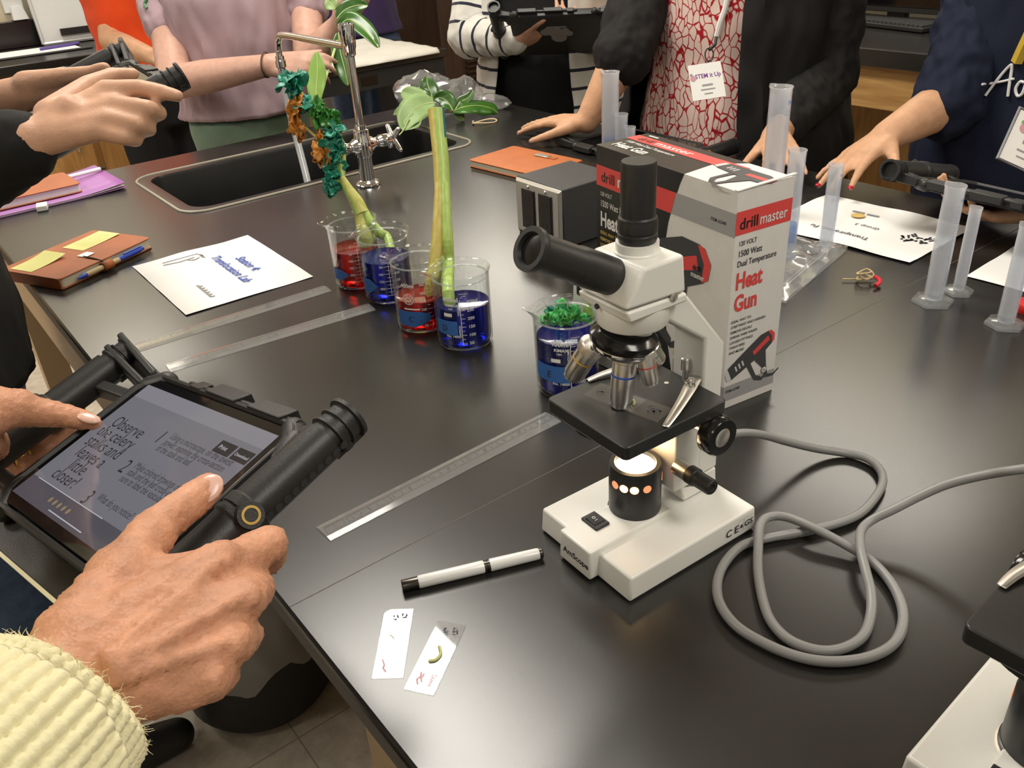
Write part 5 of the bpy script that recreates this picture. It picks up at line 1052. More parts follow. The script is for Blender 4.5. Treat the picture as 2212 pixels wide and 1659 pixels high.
class Person:
    def __init__(s,label,base,face,skin,H=1.68,girth=1.0,hair=(.06,.035,.02),vox=.006):
        s.b=V((base.x,base.y,0)); s.f=V((face[0],face[1],0)).normalized(); s.s=V((s.f.y,-s.f.x,0)); s.H=H; s.g=girth; s.skin=skin; s.vox=vox
        s.e=thing('person',label,'person',s.b); s.mb=MB(); s.hair=hair; s.sh=.815*H
        g=girth; h=H
        s.prof=[(.47*h,.155*g,.115*g,0),(.53*h,.172*g,.128*g,0),(.58*h,.160*g,.122*g,.012),(.63*h,.150*g,.118*g,.014),(.69*h,.160*g,.122*g,.018),(.735*h,.168*g,.124*g,.016),(.78*h,.165*g,.105*g,.004),(.815*h,.135*g,.078*g,-.006),(.835*h,.075*g,.06*g,-.01)]
        s.body()
    def P(s,a,b,z): return s.b+s.s*a+s.f*b+V((0,0,z))
    def ring(s,z,rx,ry,off,grow=0,n=40,a0=0,a1=360,closed=True):
        m=n if closed else n+1
        return [s.P((rx+grow)*math.sin(R(a0+(a1-a0)*j/n)),(ry+grow)*math.cos(R(a0+(a1-a0)*j/n))+off,z) for j in range(m)]
    def body(s):
        h=s.H; g=s.g; mb=s.mb
        mb.rings([s.ring(z,rx-.012,ry-.012,o) for z,rx,ry,o in s.prof],True,(1,1))
        for sx in (-1,1):
            mb.chain([s.P(sx*.085*g,0,.50*h),s.P(sx*.090*g,.01,.28*h),s.P(sx*.095*g,-.01,.055*h)],[.080*g,.055*g,.040]); mb.capsule(s.P(sx*.095*g,-.02,.035),s.P(sx*.105*g,.13,.028),.030,.026)
        mb.capsule(s.P(0,-.01,.80*h),s.P(0,.012,.875*h),.056,.052)
        c=s.P(0,.025,.935*h); q=M((tuple(s.s),tuple(s.f),(0,0,1))).transposed(); s.head=c
        mb.ell(c,(.072,.090,.112),20,0,None,q); mb.ell(c+s.f*.02-V((0,0,.055)),(.055,.066,.058),16,0,None,q)
        mb.capsule(c+s.f*.080+V((0,0,.012)),c+s.f*.104-V((0,0,.028)),.007,.012); mb.ell(c+s.f*.092-V((0,0,.060)),(.024,.010,.010),12,0,None,q)
        for sx in (-1,1): mb.ell(c+s.s*sx*.074-s.f*.005-V((0,0,.008)),(.008,.018,.030),12,0,None,q)
    def arm(s,side,elbow,wrist,r=(.046,.040,.026),sho=None):
        S0=sho or s.P(side*.165*s.g,-.005,.80*s.H); s.mb.capsule(S0,elbow,r[0],r[1]); 
        m=V(elbow).lerp(V(wrist),.35); s.mb.capsule(elbow,m,r[1],r[1]*.98); s.mb.capsule(m,wrist,r[1]*.98,r[2]); return S0
    def finish(s,smooth=5,disp=None):
        o=organic(s.mb,'body',s.skin,s.vox,smooth,s.e,True,disp); c=s.head; q=M((tuple(s.s),tuple(s.f),(0,0,1))).transposed()
        hm=mat('hair %.2f'%s.hair[0],s.hair,.6,bump=.5,bscale=200,stretch=(1,1,.1)); mb=MB(); mb.ell(c-s.f*.018+V((0,0,.022)),(.086,.096,.108),18,0,None,q); mb.ell(c-s.f*.055-V((0,0,.06)),(.075,.05,.12),16,0,None,q); organic(mb,'hair',hm,.008,4,s.e)
        ew=mat('eye white',(.8,.8,.78),.2); ei=mat('iris',(.08,.05,.03),.15)
        for sx in (-1,1):
            p=c+s.s*sx*.031+s.f*.076+V((0,0,.010)); mb=MB(); mb.ell(p,(.012,.010,.0075),12,0,None,q); mb.ell(p+s.f*.0068,(.0055,.004,.0055),10,1,None,q); mb.build('eye',[ew,ei],s.e,True)
        mb=MB(); mb.ell(c+s.f*.097-V((0,0,.060)),(.021,.006,.006),12,0,None,q); mb.build('mouth',mat('lips',(.45,.17,.15),.4),s.e,True)
        return o
    def torso(s,name,m,z0,z1,grow,gap=None,gapc=0,disp=.006,flare=0,dseed=1.0,vres=None,solid=.004):
        """shirt body: rings between heights; gap (deg) leaves it open at the front"""
        zs=[z0+(z1-z0)*i/44 for i in range(45)]; rings=[]; pr=s.prof
        for z in zs:
            k=0
            while k<len(pr)-2 and pr[k+1][0]<z: k+=1
            a,b=pr[k],pr[k+1]; f=max(0,min(1,(z-a[0])/(b[0]-a[0]))); f=f*f*(3-2*f); v=[a[i]+(b[i]-a[i])*f for i in range(1,4)]
            g=grow+flare*max(0,(.80*s.H-z))
            rings.append(s.ring(z,v[0],v[1],v[2],g,120,(gapc+gap/2) if gap else 0,(gapc+360-gap/2) if gap else 360,not gap))
        out=[]
        for r_ in rings:
            o=[]
            for p in r_:
                d=V((p.x-s.b.x,p.y-s.b.y,0)).normalized(); th=math.atan2(d.dot(s.s),d.dot(s.f))
                w_=mnoise.noise(V((th*2.6+dseed,p.z*7,dseed)))+.5*mnoise.noise(V((th*6,p.z*11+th*3,dseed*2)))+.35*mnoise.noise(V((th*14,p.z*16-th*5,dseed*3)))
                o.append(p+d*(disp*w_))
            out.append(o)
        mb=MB(); mb.rings(out,not gap,(0,0)); o=mb.build(name,m,s.e,True,recalc=True,solid=solid); return o
    def sleeve(s,name,pts,rs,m,vox=.006,smooth=6,amp=.004,seed=1.0,fr=28):
        mb=MB(); mb.chain([V(p) for p in pts],rs)
        return organic(mb,name,m,vox,smooth,s.e,True,lambda c,n:amp*(mnoise.noise(V((c.x*fr,c.y*fr,c.z*fr*.8+seed)))+.6*mnoise.noise(V((c.x*fr*2.2,c.y*fr*2.2,c.z*fr*1.6+seed)))))
    def legs(s,m,shorts=None,grow=.018,shoe=None):
        h=s.H;g=s.g; mb=MB(); zb=.04 if shorts is None else shorts
        mb.rings([s.ring(z,rx,ry,o,.004 if shorts is None else .022) for z,rx,ry,o in [(.44*h,.15*g,.11*g,0)]+s.prof[:2]+[(.555*h,.167*g,.126*g,.005)]],True,(1,1))
        for sx in (-1,1):
            if shorts is None: mb.chain([s.P(sx*.085*g,0,.50*h),s.P(sx*.090*g,.01,.28*h),s.P(sx*.095*g,-.01,.075*h)],[.082*g+grow,.060*g+grow,.045+grow])
            else: mb.chain([s.P(sx*.085*g,0,.50*h),s.P(sx*.095*g,.01,.34*h)],[.085*g+grow,.075*g+grow])
        organic(mb,'trousers' if shorts is None else 'shorts',m,.011,6,s.e,True,lambda c,n:.006*mnoise.noise(V((c.x*16,c.y*16,c.z*9))))
        sm=shoe or mat('black shoe',(.015,.015,.015),.5)
        for sx in (-1,1):
            mb=MB(); mb.chain([s.P(sx*.095*g,-.035,.045),s.P(sx*.100*g,.06,.045),s.P(sx*.106*g,.155,.035)],[.044,.046,.036]); 
            o=organic(mb,'shoe',sm,.008,4,s.e,True)
            for v in o.data.vertices: v.co.z=max(v.co.z,.001)
def surf(objs,px,py,off=.003):
    d=ray(px,py).normalized(); best=None
    for o in (objs if isinstance(objs,(list,tuple)) else [objs]):
        inv=(o.parent.matrix_basis@o.matrix_parent_inverse@o.matrix_basis).inverted() if o.parent else o.matrix_basis.inverted()
        ok,loc,nor,_=o.ray_cast(inv@CAM,(inv.to_3x3()@d).normalized())
        if ok:
            p=inv.inverted()@loc; L=(p-CAM).length
            if best is None or L<best[0]: best=(L,p)
    return (CAM+d*(best[0]-off)) if best else None
def cloth(name,col,rough=.8,**k): return mat(name,col,rough,spec=.25,sheen=.15 if sum(col)>.06 else .0,bump=.25,bscale=700,**k)
m_denim=cloth('blue denim',(.045,.075,.14),cvar=.3,cscale=50); m_bpant=cloth('black trousers',(.012,.012,.014))
def badge(name,pr,corners,depth,lines,mats_,holder=.002):
    """name card hanging on the chest: four pixel corners on a plane at one distance"""
    c=[DP(x,y,depth) for x,y in corners]; ex=c[1]-c[0]; ey=c[0]-c[3]; mx=frame(c[3],c[2]-c[3],ey); w_,h_=(c[2]-c[3]).length,ey.length
    mb=MB(); mb.box((w_/2,h_/2,0),(w_,h_,holder),0)
    for s_,x,y,sz,mi,b in lines:
        if s_.startswith('_'): L_=len(s_)*.036*w_; mb.box((x*w_,y*h_+sz*h_*.35,holder/2+.0002),(L_,sz*h_*.6,.0003),mi); continue
        mb.text(s_,mx_t(x*w_,y*h_,holder/2+.0003),sz*h_,mi,b,.92,'c')
    o=mb.build(name,mats_,None,flat=True); o.matrix_basis=mx
    o.parent=pr; o.matrix_parent_inverse=pr.matrix_basis.inverted(); return o,mx,w_,h_
def mx_t(x,y,z): return M.Translation((x,y,z))
m_purp=mat('purple card ink',(.20,.05,.28),.6); m_grn=mat('green card ink',(.16,.42,.10),.6); m_pinkk=mat('pink card ink',(.6,.3,.35),.6)
# ---- 1 floral blouse with black cardigan
b1=DP(1588,150,2.11); p=Person('person in red and white floral blouse and black cardigan, hand flat on table',b1,(-.56,-.83),sk_tan,1.70,1.22)
el=DP(1352,112,1.99); wr=TP(1268,262,.055)
s0=p.arm(1,el,wr,(.052,.046,.029)); 
fd=(TP(1128,272,.02)-wr); hand(p.mb,wr,V((fd.x,fd.y,-.022)),(0,0,1),V((.1,-1,0)),((10,6,4),(8,6,4),(8,7,4),(10,8,5)),(10,2,-6,-14),(48,12,6,2),1.06)
el2=DP(1788,165,1.98); wr2=DP(1672,322,1.82); wr2.z=TZ+.066; s1=p.arm(-1,el2,wr2,(.052,.046,.028)); h2=TP(1688,378,.02)-wr2; tips,_=hand(p.mb,wr2,V((h2.x,h2.y,-.02)),(0,0,1),V((-1,-.2,0)),((6,8,7),)*4,(8,2,-4,-10),(35,8,6,2),1.0)
p.finish()
def floral():
    m=mat('red floral print',(.75,.55,.50),.7,spec=.2); n,l,b=nodes_of(m); tc=n.new('ShaderNodeTexCoord'); mp=n.new('ShaderNodeMapping'); mp.inputs['Scale'].default_value=(66,66,34)
    nz=n.new('ShaderNodeTexNoise'); nz.inputs['Scale'].default_value=13; vm=n.new('ShaderNodeVectorMath'); vm.operation='MULTIPLY_ADD'; vm.inputs[1].default_value=(2.6,2.6,3.0)
    v=n.new('ShaderNodeTexVoronoi'); v.feature='DISTANCE_TO_EDGE'; v.inputs['Scale'].default_value=1.0; r=n.new('ShaderNodeValToRGB'); r.color_ramp.elements[0].position=.038; r.color_ramp.elements[1].position=.07
    r.color_ramp.elements[0].color=(.40,.012,.02,1); r.color_ramp.elements[1].color=(.78,.60,.53,1)
    l.new(tc.outputs['Object'],mp.inputs[0]); l.new(tc.outputs['Object'],nz.inputs['Vector']); l.new(nz.outputs['Color'],vm.inputs[0]); l.new(mp.outputs[0],vm.inputs[2]); l.new(vm.outputs[0],v.inputs['Vector']); v2=n.new('ShaderNodeTexVoronoi'); v2.inputs['Scale'].default_value=1.0; l.new(vm.outputs[0],v2.inputs['Vector']); m2=n.new('ShaderNodeMath'); m2.operation='MULTIPLY_ADD'; m2.inputs[1].default_value=-.6; m2.inputs[2].default_value=.505; l.new(v2.outputs['Distance'],m2.inputs[0]); m3=n.new('ShaderNodeMath'); m3.operation='MINIMUM'; l.new(m2.outputs[0],m3.inputs[0]); l.new(v.outputs['Distance'],m3.inputs[1]); l.new(m3.outputs[0],r.inputs[0]); l.new(r.outputs[0],b.inputs['Base Color']); return m
m_bcard=cloth('black cardigan knit',(.013,.012,.012))
bl=p.torso('blouse',floral(),.80,1.40,.010,disp=.006,flare=.03)
cg=p.torso('cardigan',m_bcard,.72,1.42,.032,gap=74,gapc=18,disp=.016,flare=.10,dseed=3)
sl=p.sleeve('sleeve',[s0,s0.lerp(el,.55),el+(el-wr).normalized()*-.01],[.074,.074,.070],m_bcard,amp=.007,seed=2)
p.sleeve('sleeve',[s1,el2,el2.lerp(wr2,.8)],[.075,.068,.046],m_bcard,amp=.007,seed=5)
p.legs(m_bpant)
bd,bmx,bw,bh=badge('name_badge',p.e,((1493,142),(1568,128),(1568,208),(1497,219)),1.845,(('STEM it Up',.56,.60,.17,1,.02),('_'*9,.5,.36,.09,3,0),('_'*12,.5,.25,.06,3,0),('_'*7,.5,.13,.06,3,0)),[m_white,m_purp,m_grn,m_gink])
mb=MB(); mb.lathe([(.006,.0015),(.006,.0018)],14,0,mx_t(bw*.10,bh*.62,0)); mb.lathe([(.003,.0018),(.003,.0020)],12,1,mx_t(bw*.06,bh*.72,0)); o=mb.build('badge_logo',[m_pinkk,m_gink],bd,flat=True)
mb=MB(); L=[surf([bl,cg],x,y,.006) or DP(x,y,1.86) for x,y in ((1572,-6),(1566,20),(1556,48),(1548,78))]; mb.tube(spline(L,5),.0065,8); mb.build('lanyard',m_white,p.e,True)
mb=MB(); L=[DP(1547,80,1.853),DP(1545,96,1.852),DP(1532,108,1.852)]; mb.tube(L,.0035,8); mb.tube([DP(1532+9*math.cos(a),118+14*math.sin(a),1.85) for a in [2*PI*k/16 for k in range(16)]],.0016,6,closed=True); mb.tube([DP(1530,132,1.85),DP(1529,138,1.848)],.003,6); mb.build('lanyard_clip',m_black,p.e,True)
# ---- 2 navy sweatshirt
b2=DP(2250,190,1.78); p=Person('person in navy sweatshirt with white script lettering, right hand on table edge',b2,(-.72,-.69),sk_tan,1.68,1.15)
el=DP(2062,212,1.74); wr=DP(1905,352,1.72); wr.z=TZ+.082; s0=p.arm(1,el,wr,(.05,.047,.030),p.P(.13,0,1.36))
hd=TP(1788,386,.03)-wr; tips,th=hand(p.mb,wr,V((hd.x,hd.y-.02,0)).normalized()+V((0,0,-.24)),V((-.15,.1,1)),V((.3,-1,-.1)),((6,9,7),(6,9,7),(6,8,7),(6,9,8)),(10,2,-7,-16),(40,10,6,2),1.04)
el2=p.P(-.26,.06,1.10); wr2=cen4+V((.06,.02,-.036)); s1=p.arm(-1,el2,wr2,(.05,.045,.028)); hand(p.mb,wr2,(TP(2120,470,.1)-TP(2200,470,.1)),V((0,0,-1)),V((-.3,.9,0)),((20,30,20),)*4,(6,2,-4,-8),(40,-10,6,2),1.0)
p.finish()
for i in range(3):
    q,dr=tips[i]; mb=MB(); mb.ell(q+V((0,0,.004))+dr*.003,(.006,.006,.0035),10); mb.build('fingernail',m_rednail,p.e,True)
m_navy=cloth('navy fleece',(.010,.014,.034))
sw=p.torso('sweatshirt',m_navy,.80,1.40,.022,disp=.012,flare=.03,dseed=7)
s2=p.sleeve('sleeve',[s0,s0.lerp(el,.5),el+(wr-el).normalized()*.02],[.074,.072,.070],m_navy,amp=.011,seed=3,fr=24)
p.sleeve('sleeve',[s1,el2,el2.lerp(wr2,.5)],[.075,.066,.052],m_navy,amp=.008,seed=8)
p.legs(m_denim)
def sstroke(objs,px,r,name,m,par,n=6,off=.004):
    P=[surf(objs,x,y,off) for x,y in px]; P=[q for q in P if q is not None]
    if len(P)<2: return
    mb=MB(); mb.tube(spline(P,n),r,8); mb.build(name,m,par,True)
m_wprint=mat('white script print',(.82,.82,.82),.6)
ZZ=[sw,s2]
sstroke(ZZ,[(2128,207),(2142,188),(2160,165),(2178,145),(2186,141),(2184,160),(2180,185),(2177,208)],.0028,'script_lettering',m_wprint,p.e)
sstroke(ZZ,[(2122,182),(2140,180),(2165,176),(2190,170)],.0024,'script_lettering',m_wprint,p.e)
sstroke(ZZ,[(2212,178),(2203,177),(2194,192),(2198,207),(2208,202),(2216,180),(2224,150),(2222,190),(2226,206)],.0028,'script_lettering',m_wprint,p.e)
c=[surf(ZZ,x,y,.004) for x,y in ((2196,135),(2212,100),(2230,62))]
if all(q is not None for q in c):
    mb=MB(); mb.tube(spline(c,5),.011,4); mb.build('lanyard',mat('yellow lanyard',(.62,.42,.05),.5),p.e,True)
dB=1.565
bd,bmx,bw,bh=badge('name_badge',p.e,((2192,232),(2268,262),(2235,375),(2158,340)),dB,(('E',.42,.42,.13,1,0),('_'*10,.5,.26,.06,3,0),('_'*7,.5,.14,.05,3,0)),[m_white,m_ink,m_grn,m_gink])
mb=MB(); mb.lathe([(.009,.0015),(.009,.0018)],16,0,mx_t(bw*.28,bh*.70,0)); mb.lathe([(.004,.0018),(.004,.0021)],12,1,mx_t(bw*.20,bh*.80,0)); mb.build('badge_logo',[m_pinkk,m_grn],bd,flat=True)
mb=MB(); mb.tube([V((-.003,-.003,0)),V((bw+.003,-.003,0)),V((bw+.003,bh+.003,0)),V((-.003,bh+.003,0))],.0028,6,closed=True); mb.build('badge_holder',mat('grey vinyl edge',(.28,.29,.31),.3),bd)
br=MB(); P0=wr2+ (cen4-wr2).normalized()*.0
for k,dz in ((0,.0),(1,.012)): br.tube([wr2+V((.034*math.cos(a)*.35-.02*k,.034*math.cos(a)*.4,.034*math.sin(a))) for a in [2*PI*j/20 for j in range(20)]],.0022,6,closed=True)
br.build('bracelet',m_ink,p.e,True)
# ---- 3 striped cardigan
def stripes(name='striped knit'):
    m=cloth(name,(.66,.64,.58)); n,l,b=nodes_of(m); at=n.new('ShaderNodeAttribute'); at.attribute_name='run'; mo=n.new('ShaderNodeMath'); mo.operation='MODULO'; mo.inputs[1].default_value=.052
    r=n.new('ShaderNodeMath'); r.operation='LESS_THAN'; r.inputs[1].default_value=.009; mx=n.new('ShaderNodeMix'); mx.data_type='RGBA'; mx.inputs['A'].default_value=(.66,.64,.58,1); mx.inputs['B'].default_value=(.02,.022,.04,1)
    l.new(at.outputs['Fac'],mo.inputs[0]); l.new(mo.outputs[0],r.inputs[0]); l.new(r.outputs[0],mx.inputs['Factor']); l.new(mx.outputs['Result'],b.inputs['Base Color']); return m
def run_attr(o,pts):
    a=o.data.attributes.new('run','FLOAT','POINT'); P=[V(q) for q in pts]; L=[0]
    for x,y in zip(P,P[1:]): L.append(L[-1]+(y-x).length)
    mw=o.parent.matrix_basis@o.matrix_parent_inverse@o.matrix_basis
    for i,v in enumerate(o.data.vertices):
        c=mw@v.co; best=(9,0)
        for k in range(len(P)-1):
            ab=P[k+1]-P[k]; t_=max(0,min(1,(c-P[k]).dot(ab)/ab.length_squared)); d=(c-(P[k]+ab*t_)).length
            if d<best[0]: best=(d,L[k]+t_*ab.length)
        a.data[i].value=best[1]+5
b3=DP(1192,120,2.68); p=Person('person in white cardigan with navy stripes holding a tablet',b3,(-.22,-.97),sk_mid,1.66,1.12)
el=DP(1012,78,2.60); wr=DP(1118,88,2.46); s0=p.arm(1,el,wr); hand(p.mb,wr,DP(1180,60,2.42)-DP(1110,84,2.46),V((-.2,-.5,-.8)),V((0,0,1)),((25,40,30),)*4,(6,2,-3,-8),(30,-10,0,0))
el2=DP(1425,70,2.62); wr2=DP(1335,50,2.48); s1=p.arm(-1,el2,wr2); hand(p.mb,wr2,DP(1255,66,2.42)-DP(1335,50,2.48),V((.3,-.4,-.8)),V((0,0,1)),((20,30,20),)*4,(6,2,-3,-8),(40,0,0,0))
p.finish(); m_str=stripes(); tk=p.torso('tank_top',cloth('black jersey',(.012,.012,.013)),.78,1.40,.006,disp=.004)
cg=p.torso('cardigan',m_str,.74,1.40,.030,gap=60,gapc=9,disp=.012,flare=.06,dseed=4); run_attr(cg,[p.P(0,0,0),p.P(0,0,2)])
for sd,a,e,w_ in ((1,s0,el,wr),(2,s1,el2,wr2)):
    o=p.sleeve('sleeve',[a,e,e.lerp(w_,.93)],[.070,.064,.042],m_str,amp=.005,seed=sd); run_attr(o,[a,e,w_])
p.legs(m_bpant)
badge('name_badge',p.e,((1176,-40),(1262,-40),(1258,12),(1178,12)),2.50,(('_'*14,.5,.2,.2,1,.02),),[m_white,m_purp,m_grn,m_gink])
# ---- 4 lavender shirt, green shorts
b4=DP(512,110,2.42); p=Person('person in lavender T-shirt and green shorts at the sink end',b4,(.50,-.86),sk_pale,1.70,.90)
el=DP(378,178,2.27); wr=DP(585,140,2.17); s0=p.arm(1,el,wr,(.048,.044,.027),DP(345,-70,2.36)); hand(p.mb,wr,DP(690,140,2.15)-wr,V((.3,-.8,.55)),V((0,.3,.9)),((18,35,25),(25,40,30),(28,45,30),(30,45,30)),(6,2,-3,-8),(18,14,4,4))
el2=DP(668,128,2.33); wr2=DP(738,48,2.26); s1=p.arm(-1,el2,wr2,(.046,.042,.027),DP(655,-80,2.42)); hand(p.mb,wr2,DP(775,-25,2.22)-wr2,V((.6,-.7,.3)),V((-.6,-.5,.5)),((25,40,30),)*4,(6,2,-3,-8),(30,20,5,5))
p.finish(); m_lav=cloth('lavender cotton',(.42,.30,.33),cvar=.06,cscale=14); 
tee=p.torso('t_shirt',m_lav,.945,1.42,.026,disp=.014,flare=.03,dseed=9)
sl=p.sleeve('sleeve',[s0+V((0,0,.02)),s0.lerp(el,.48)],[.082,.066],m_lav,amp=.006,seed=4); p.sleeve('sleeve',[s1+V((0,0,.02)),s1.lerp(el2,.42)],[.080,.068],m_lav,amp=.006,seed=6)
p.legs(cloth('sage green shorts',(.17,.25,.185),cvar=.1,cscale=20),shorts=.55)
mb=MB(); wd=(DP(690,140,2.15)-wr).normalized(); q=wr-wd*.012; ex=wd.orthogonal().normalized(); ey=wd.cross(ex); mb.tube([q+(ex*math.cos(a)+ey*math.sin(a))*.030 for a in [2*PI*k/24 for k in range(24)]],.0022,6,closed=True); mb.build('bracelet',mat('brown cord',(.10,.05,.03),.7),p.e,True)
for i,(x,y) in enumerate(((313,2),(318,12))): pass
# the green patch on the right sleeve
P=[surf([sl,tee],x,y,.003) for x,y in ((318,-2),(312,8),(318,18))]
if all(P): 
    mb=MB(); mb.tube(spline(P,4),.004,6); mb.build('sleeve_print',mat('green print',(.10,.28,.14),.6),p.e,True)
# ---- 5 orange shirt
b5=DP(292,0,3.15); p=Person('person in bright orange T-shirt behind the lavender shirt',b5,(.75,-.66),sk_tan,1.68,1.05)
el=DP(240,88,3.05); wr=DP(330,122,2.9); s0=p.arm(1,el,wr,(.046,.042,.027),DP(228,-75,3.13)); hand(p.mb,wr,DP(400,130,2.85)-wr,V((.2,-.6,.7)),V((0,.6,.7)))
el2=p.P(-.26,.05,1.08); wr2=p.P(-.16,.24,1.02); s1=p.arm(-1,el2,wr2); hand(p.mb,wr2,p.f,V((0,0,1)),p.s)
p.finish(); m_or=cloth('orange cotton',(.82,.075,.010)); p.torso('t_shirt',m_or,.93,1.40,.024,disp=.010,dseed=11)
p.sleeve('sleeve',[s0,s0.lerp(el,.66)],[.070,.062],m_or,amp=.006); p.sleeve('sleeve',[s1,s1.lerp(el2,.6)],[.075,.066],m_or,amp=.006); p.legs(m_bpant)
# ---- 6 purple shirt and jeans, far behind
b6=DP(768,-10,3.88); p=Person('person in dark purple shirt and jeans behind the draped side table',b6,(-.5,.85),sk_mid,1.70,1.05)
for sd in (1,-1):
    e_=p.P(sd*.20,.04,1.07); w_=p.P(sd*.16,.24,1.02); a=p.arm(sd,e_,w_); hand(p.mb,w_,p.f,V((0,0,1)),p.s*-sd); p.sleeve('sleeve',[a,a.lerp(e_,.6)],[.076,.066],cloth('dark purple cotton',(.035,.018,.075)),amp=.006)
p.finish(); p.torso('t_shirt',cloth('dark purple cotton',(.035,.018,.075)),.92,1.40,.022,dseed=13); p.legs(m_denim)
# ---- 7 black sleeves at upper left
b7=V((-.905,1.165,0)); p=Person('person in black long sleeves and jeans at the left edge',b7,(.80,.59),sk_peach,1.66,1.12,vox=.0038)
X=lambda px,py,d:DP(px,py,d)
def fing(mb,pts,rs): mb.chain([X(*q) for q in pts],rs)
wr=X(62,305,1.0); el=X(-170,430,1.10); s0=p.arm(1,el,wr,(.046,.041,.027),p.P(.19,0,1.33))
for q in ((225,200,1.03),(243,228,1.02),(232,258,1.01),(205,284,1.005)): p.mb.capsule(wr,X(*q),.0225,.0125)
p.mb.capsule(X(225,205,1.03),X(205,280,1.005),.0125,.0125); p.mb.capsule(X(150,235,1.01),X(215,270,1.015),.017,.013); p.mb.capsule(X(130,250,1.015),X(190,270,1.03),.02,.016)
fing(p.mb,[(225,195,1.03),(300,190,1.035),(346,198,1.035),(383,207,1.035)],[.0125,.0108,.0098,.0078])
fing(p.mb,[(243,226,1.02),(318,234,1.02),(344,244,1.045),(325,252,1.075)],[.0125,.0108,.0100,.0085])
fing(p.mb,[(232,256,1.01),(297,269,1.015),(322,279,1.04),(305,285,1.07)],[.0120,.0103,.0095,.008])
fing(p.mb,[(205,282,1.005),(268,298,1.01),(294,303,1.03),(285,305,1.06)],[.0112,.0092,.0085,.0075])
fing(p.mb,[(110,250,1.02),(190,185,1.06),(245,163,1.085),(288,160,1.09)],[.02,.0125,.0105,.008])
wl=X(-20,215,1.28); el2=X(-260,300,1.36); s1=p.arm(-1,el2,wl,(.046,.041,.028),p.P(-.19,0,1.33))
for q in ((140,172,1.27),(150,190,1.27),(130,205,1.28)): p.mb.capsule(wl,X(*q),.0245,.0185)
fing(p.mb,[(60,185,1.27),(150,165,1.25),(195,158,1.245),(226,146,1.24)],[.022,.0130,.0108,.0085])
for k in range(4): fing(p.mb,[(140+6*k,178+8*k,1.28),(205,185+8*k,1.30),(240,180+8*k,1.31)],[.012,.010,.008])
p.finish(4); m_bl=cloth('black ribbed knit',(.010,.010,.010))
p.torso('top',m_bl,.86,1.40,.024,disp=.007,dseed=15); p.sleeve('sleeve',[s0,el,el.lerp(wr,.90)],[.068,.062,.044],m_bl,amp=.004); p.sleeve('sleeve',[s1,el2,el2.lerp(wl,.93)],[.068,.060,.044],m_bl,amp=.004); p.legs(m_denim)
# ---- 8 cream sweater in front, wrinkled hands
b8=V((-.51,.335,0)); p=Person('person in cream rib-knit sweater holding the lit tablet, closest to the camera',b8,(.80,.59),sk_old,1.64,1.12,vox=.0030)
mb=p.mb
wr=X(185,1440,.455); el=wr+(X(-40,1690,.40)-X(168,1480,.447)).normalized()*.235; s0=p.arm(1,el,X(150,1475,.45),(.048,.044,.030),p.P(.185,0,1.30))
for a,r0,b,r1 in (((150,1385,.462),.0205,(325,1150,.555),.0135),((165,1410,.455),.021,(478,1212,.527),.0135),((180,1440,.452),.0215,(528,1292,.507),.0138),((200,1475,.450),.0215,(502,1388,.488),.0135),((215,1500,.450),.0205,(455,1468,.472),.0128),((250,1290,.505),.019,(440,1240,.530),.016),((250,1400,.47),.022,(440,1360,.50),.018),((240,1240,.515),.016,(335,1160,.55),.014)):
    mb.capsule(X(*a),X(*b),r0,r1)
fing(mb,[(470,1232,.527),(582,1174,.566),(580,1210,.598),(545,1228,.618)],[.0140,.0128,.0112,.0095])
fing(mb,[(528,1292,.507),(556,1272,.545),(525,1235,.572),(492,1215,.590)],[.0140,.0118,.0105,.0090])
fing(mb,[(502,1388,.488),(530,1372,.527),(498,1330,.556),(465,1300,.578)],[.0137,.0113,.0100,.0085])
fing(mb,[(455,1468,.472),(482,1458,.507),(455,1418,.535),(428,1390,.555)],[.0128,.0100,.0090,.0078])
fing(mb,[(260,1270,.505),(325,1150,.555),(398,1094,.585),(430,1070,.597),(449,1052,.602)],[.020,.0142,.0128,.0126,.0108])
# tendons and knuckles
for a,b in (((230,1420,.436),(470,1215,.510)),((240,1440,.434),(515,1295,.491)),((250,1470,.434),(492,1388,.473))): mb.capsule(X(*a),X(*b),.0042,.0046)
for q,r in (((474,1224,.518),.0098),((530,1290,.499),.0102),((503,1387,.480),.0100),((456,1466,.465),.0094),((583,1171,.560),.0098)): mb.ell(X(*q),(r,r,r),12)
# left hand: thumb over the handle, fingers below it
wl=X(-120,930,.72); el2=X(-420,1150,.55); s1=p.arm(-1,el2,wl,(.048,.044,.030),p.P(-.185,0,1.30))
mb.capsule(wl,X(-10,890,.775),.027,.021); mb.capsule(wl,X(-30,960,.80),.026,.020); mb.capsule(X(-60,900,.76),X(40,880,.785),.024,.0175)
fing(mb,[(-20,880,.775),(45,885,.788),(130,897,.800),(175,906,.805),(205,914,.807)],[.022,.0165,.0120,.0105,.0075])
for pts,rs in (([(-40,950,.83),(40,940,.870),(110,948,.878),(165,930,.876)],[.014,.0115,.0105,.009]),([(-40,990,.82),(30,985,.868),(95,985,.875),(135,965,.875)],[.014,.0120,.0108,.009]),([(-40,1025,.80),(25,1022,.860),(75,1020,.868),(105,1000,.868)],[.013,.0112,.010,.0085]),([(-40,1050,.79),(15,1050,.845),(50,1048,.85)],[.012,.010,.008])): fing(mb,pts,rs)
def wrinkle(c,n):
    a=mnoise.noise(V((c.x*70,c.y*150,c.z*150)))
    b=abs(mnoise.noise(V((c.x*160+3*a,c.y*160,c.z*220))))
    e=abs(mnoise.noise(V((c.x*55+1.5*a,c.y*75,c.z*60+4)))); f2=abs(mnoise.noise(V((c.x*330,c.y*330+2*a,c.z*330))))
    return .0006*a-.0010*max(0,.14-b)/.14+.0009*max(0,.10-e)/.10-.0004*max(0,.2-f2)/.2
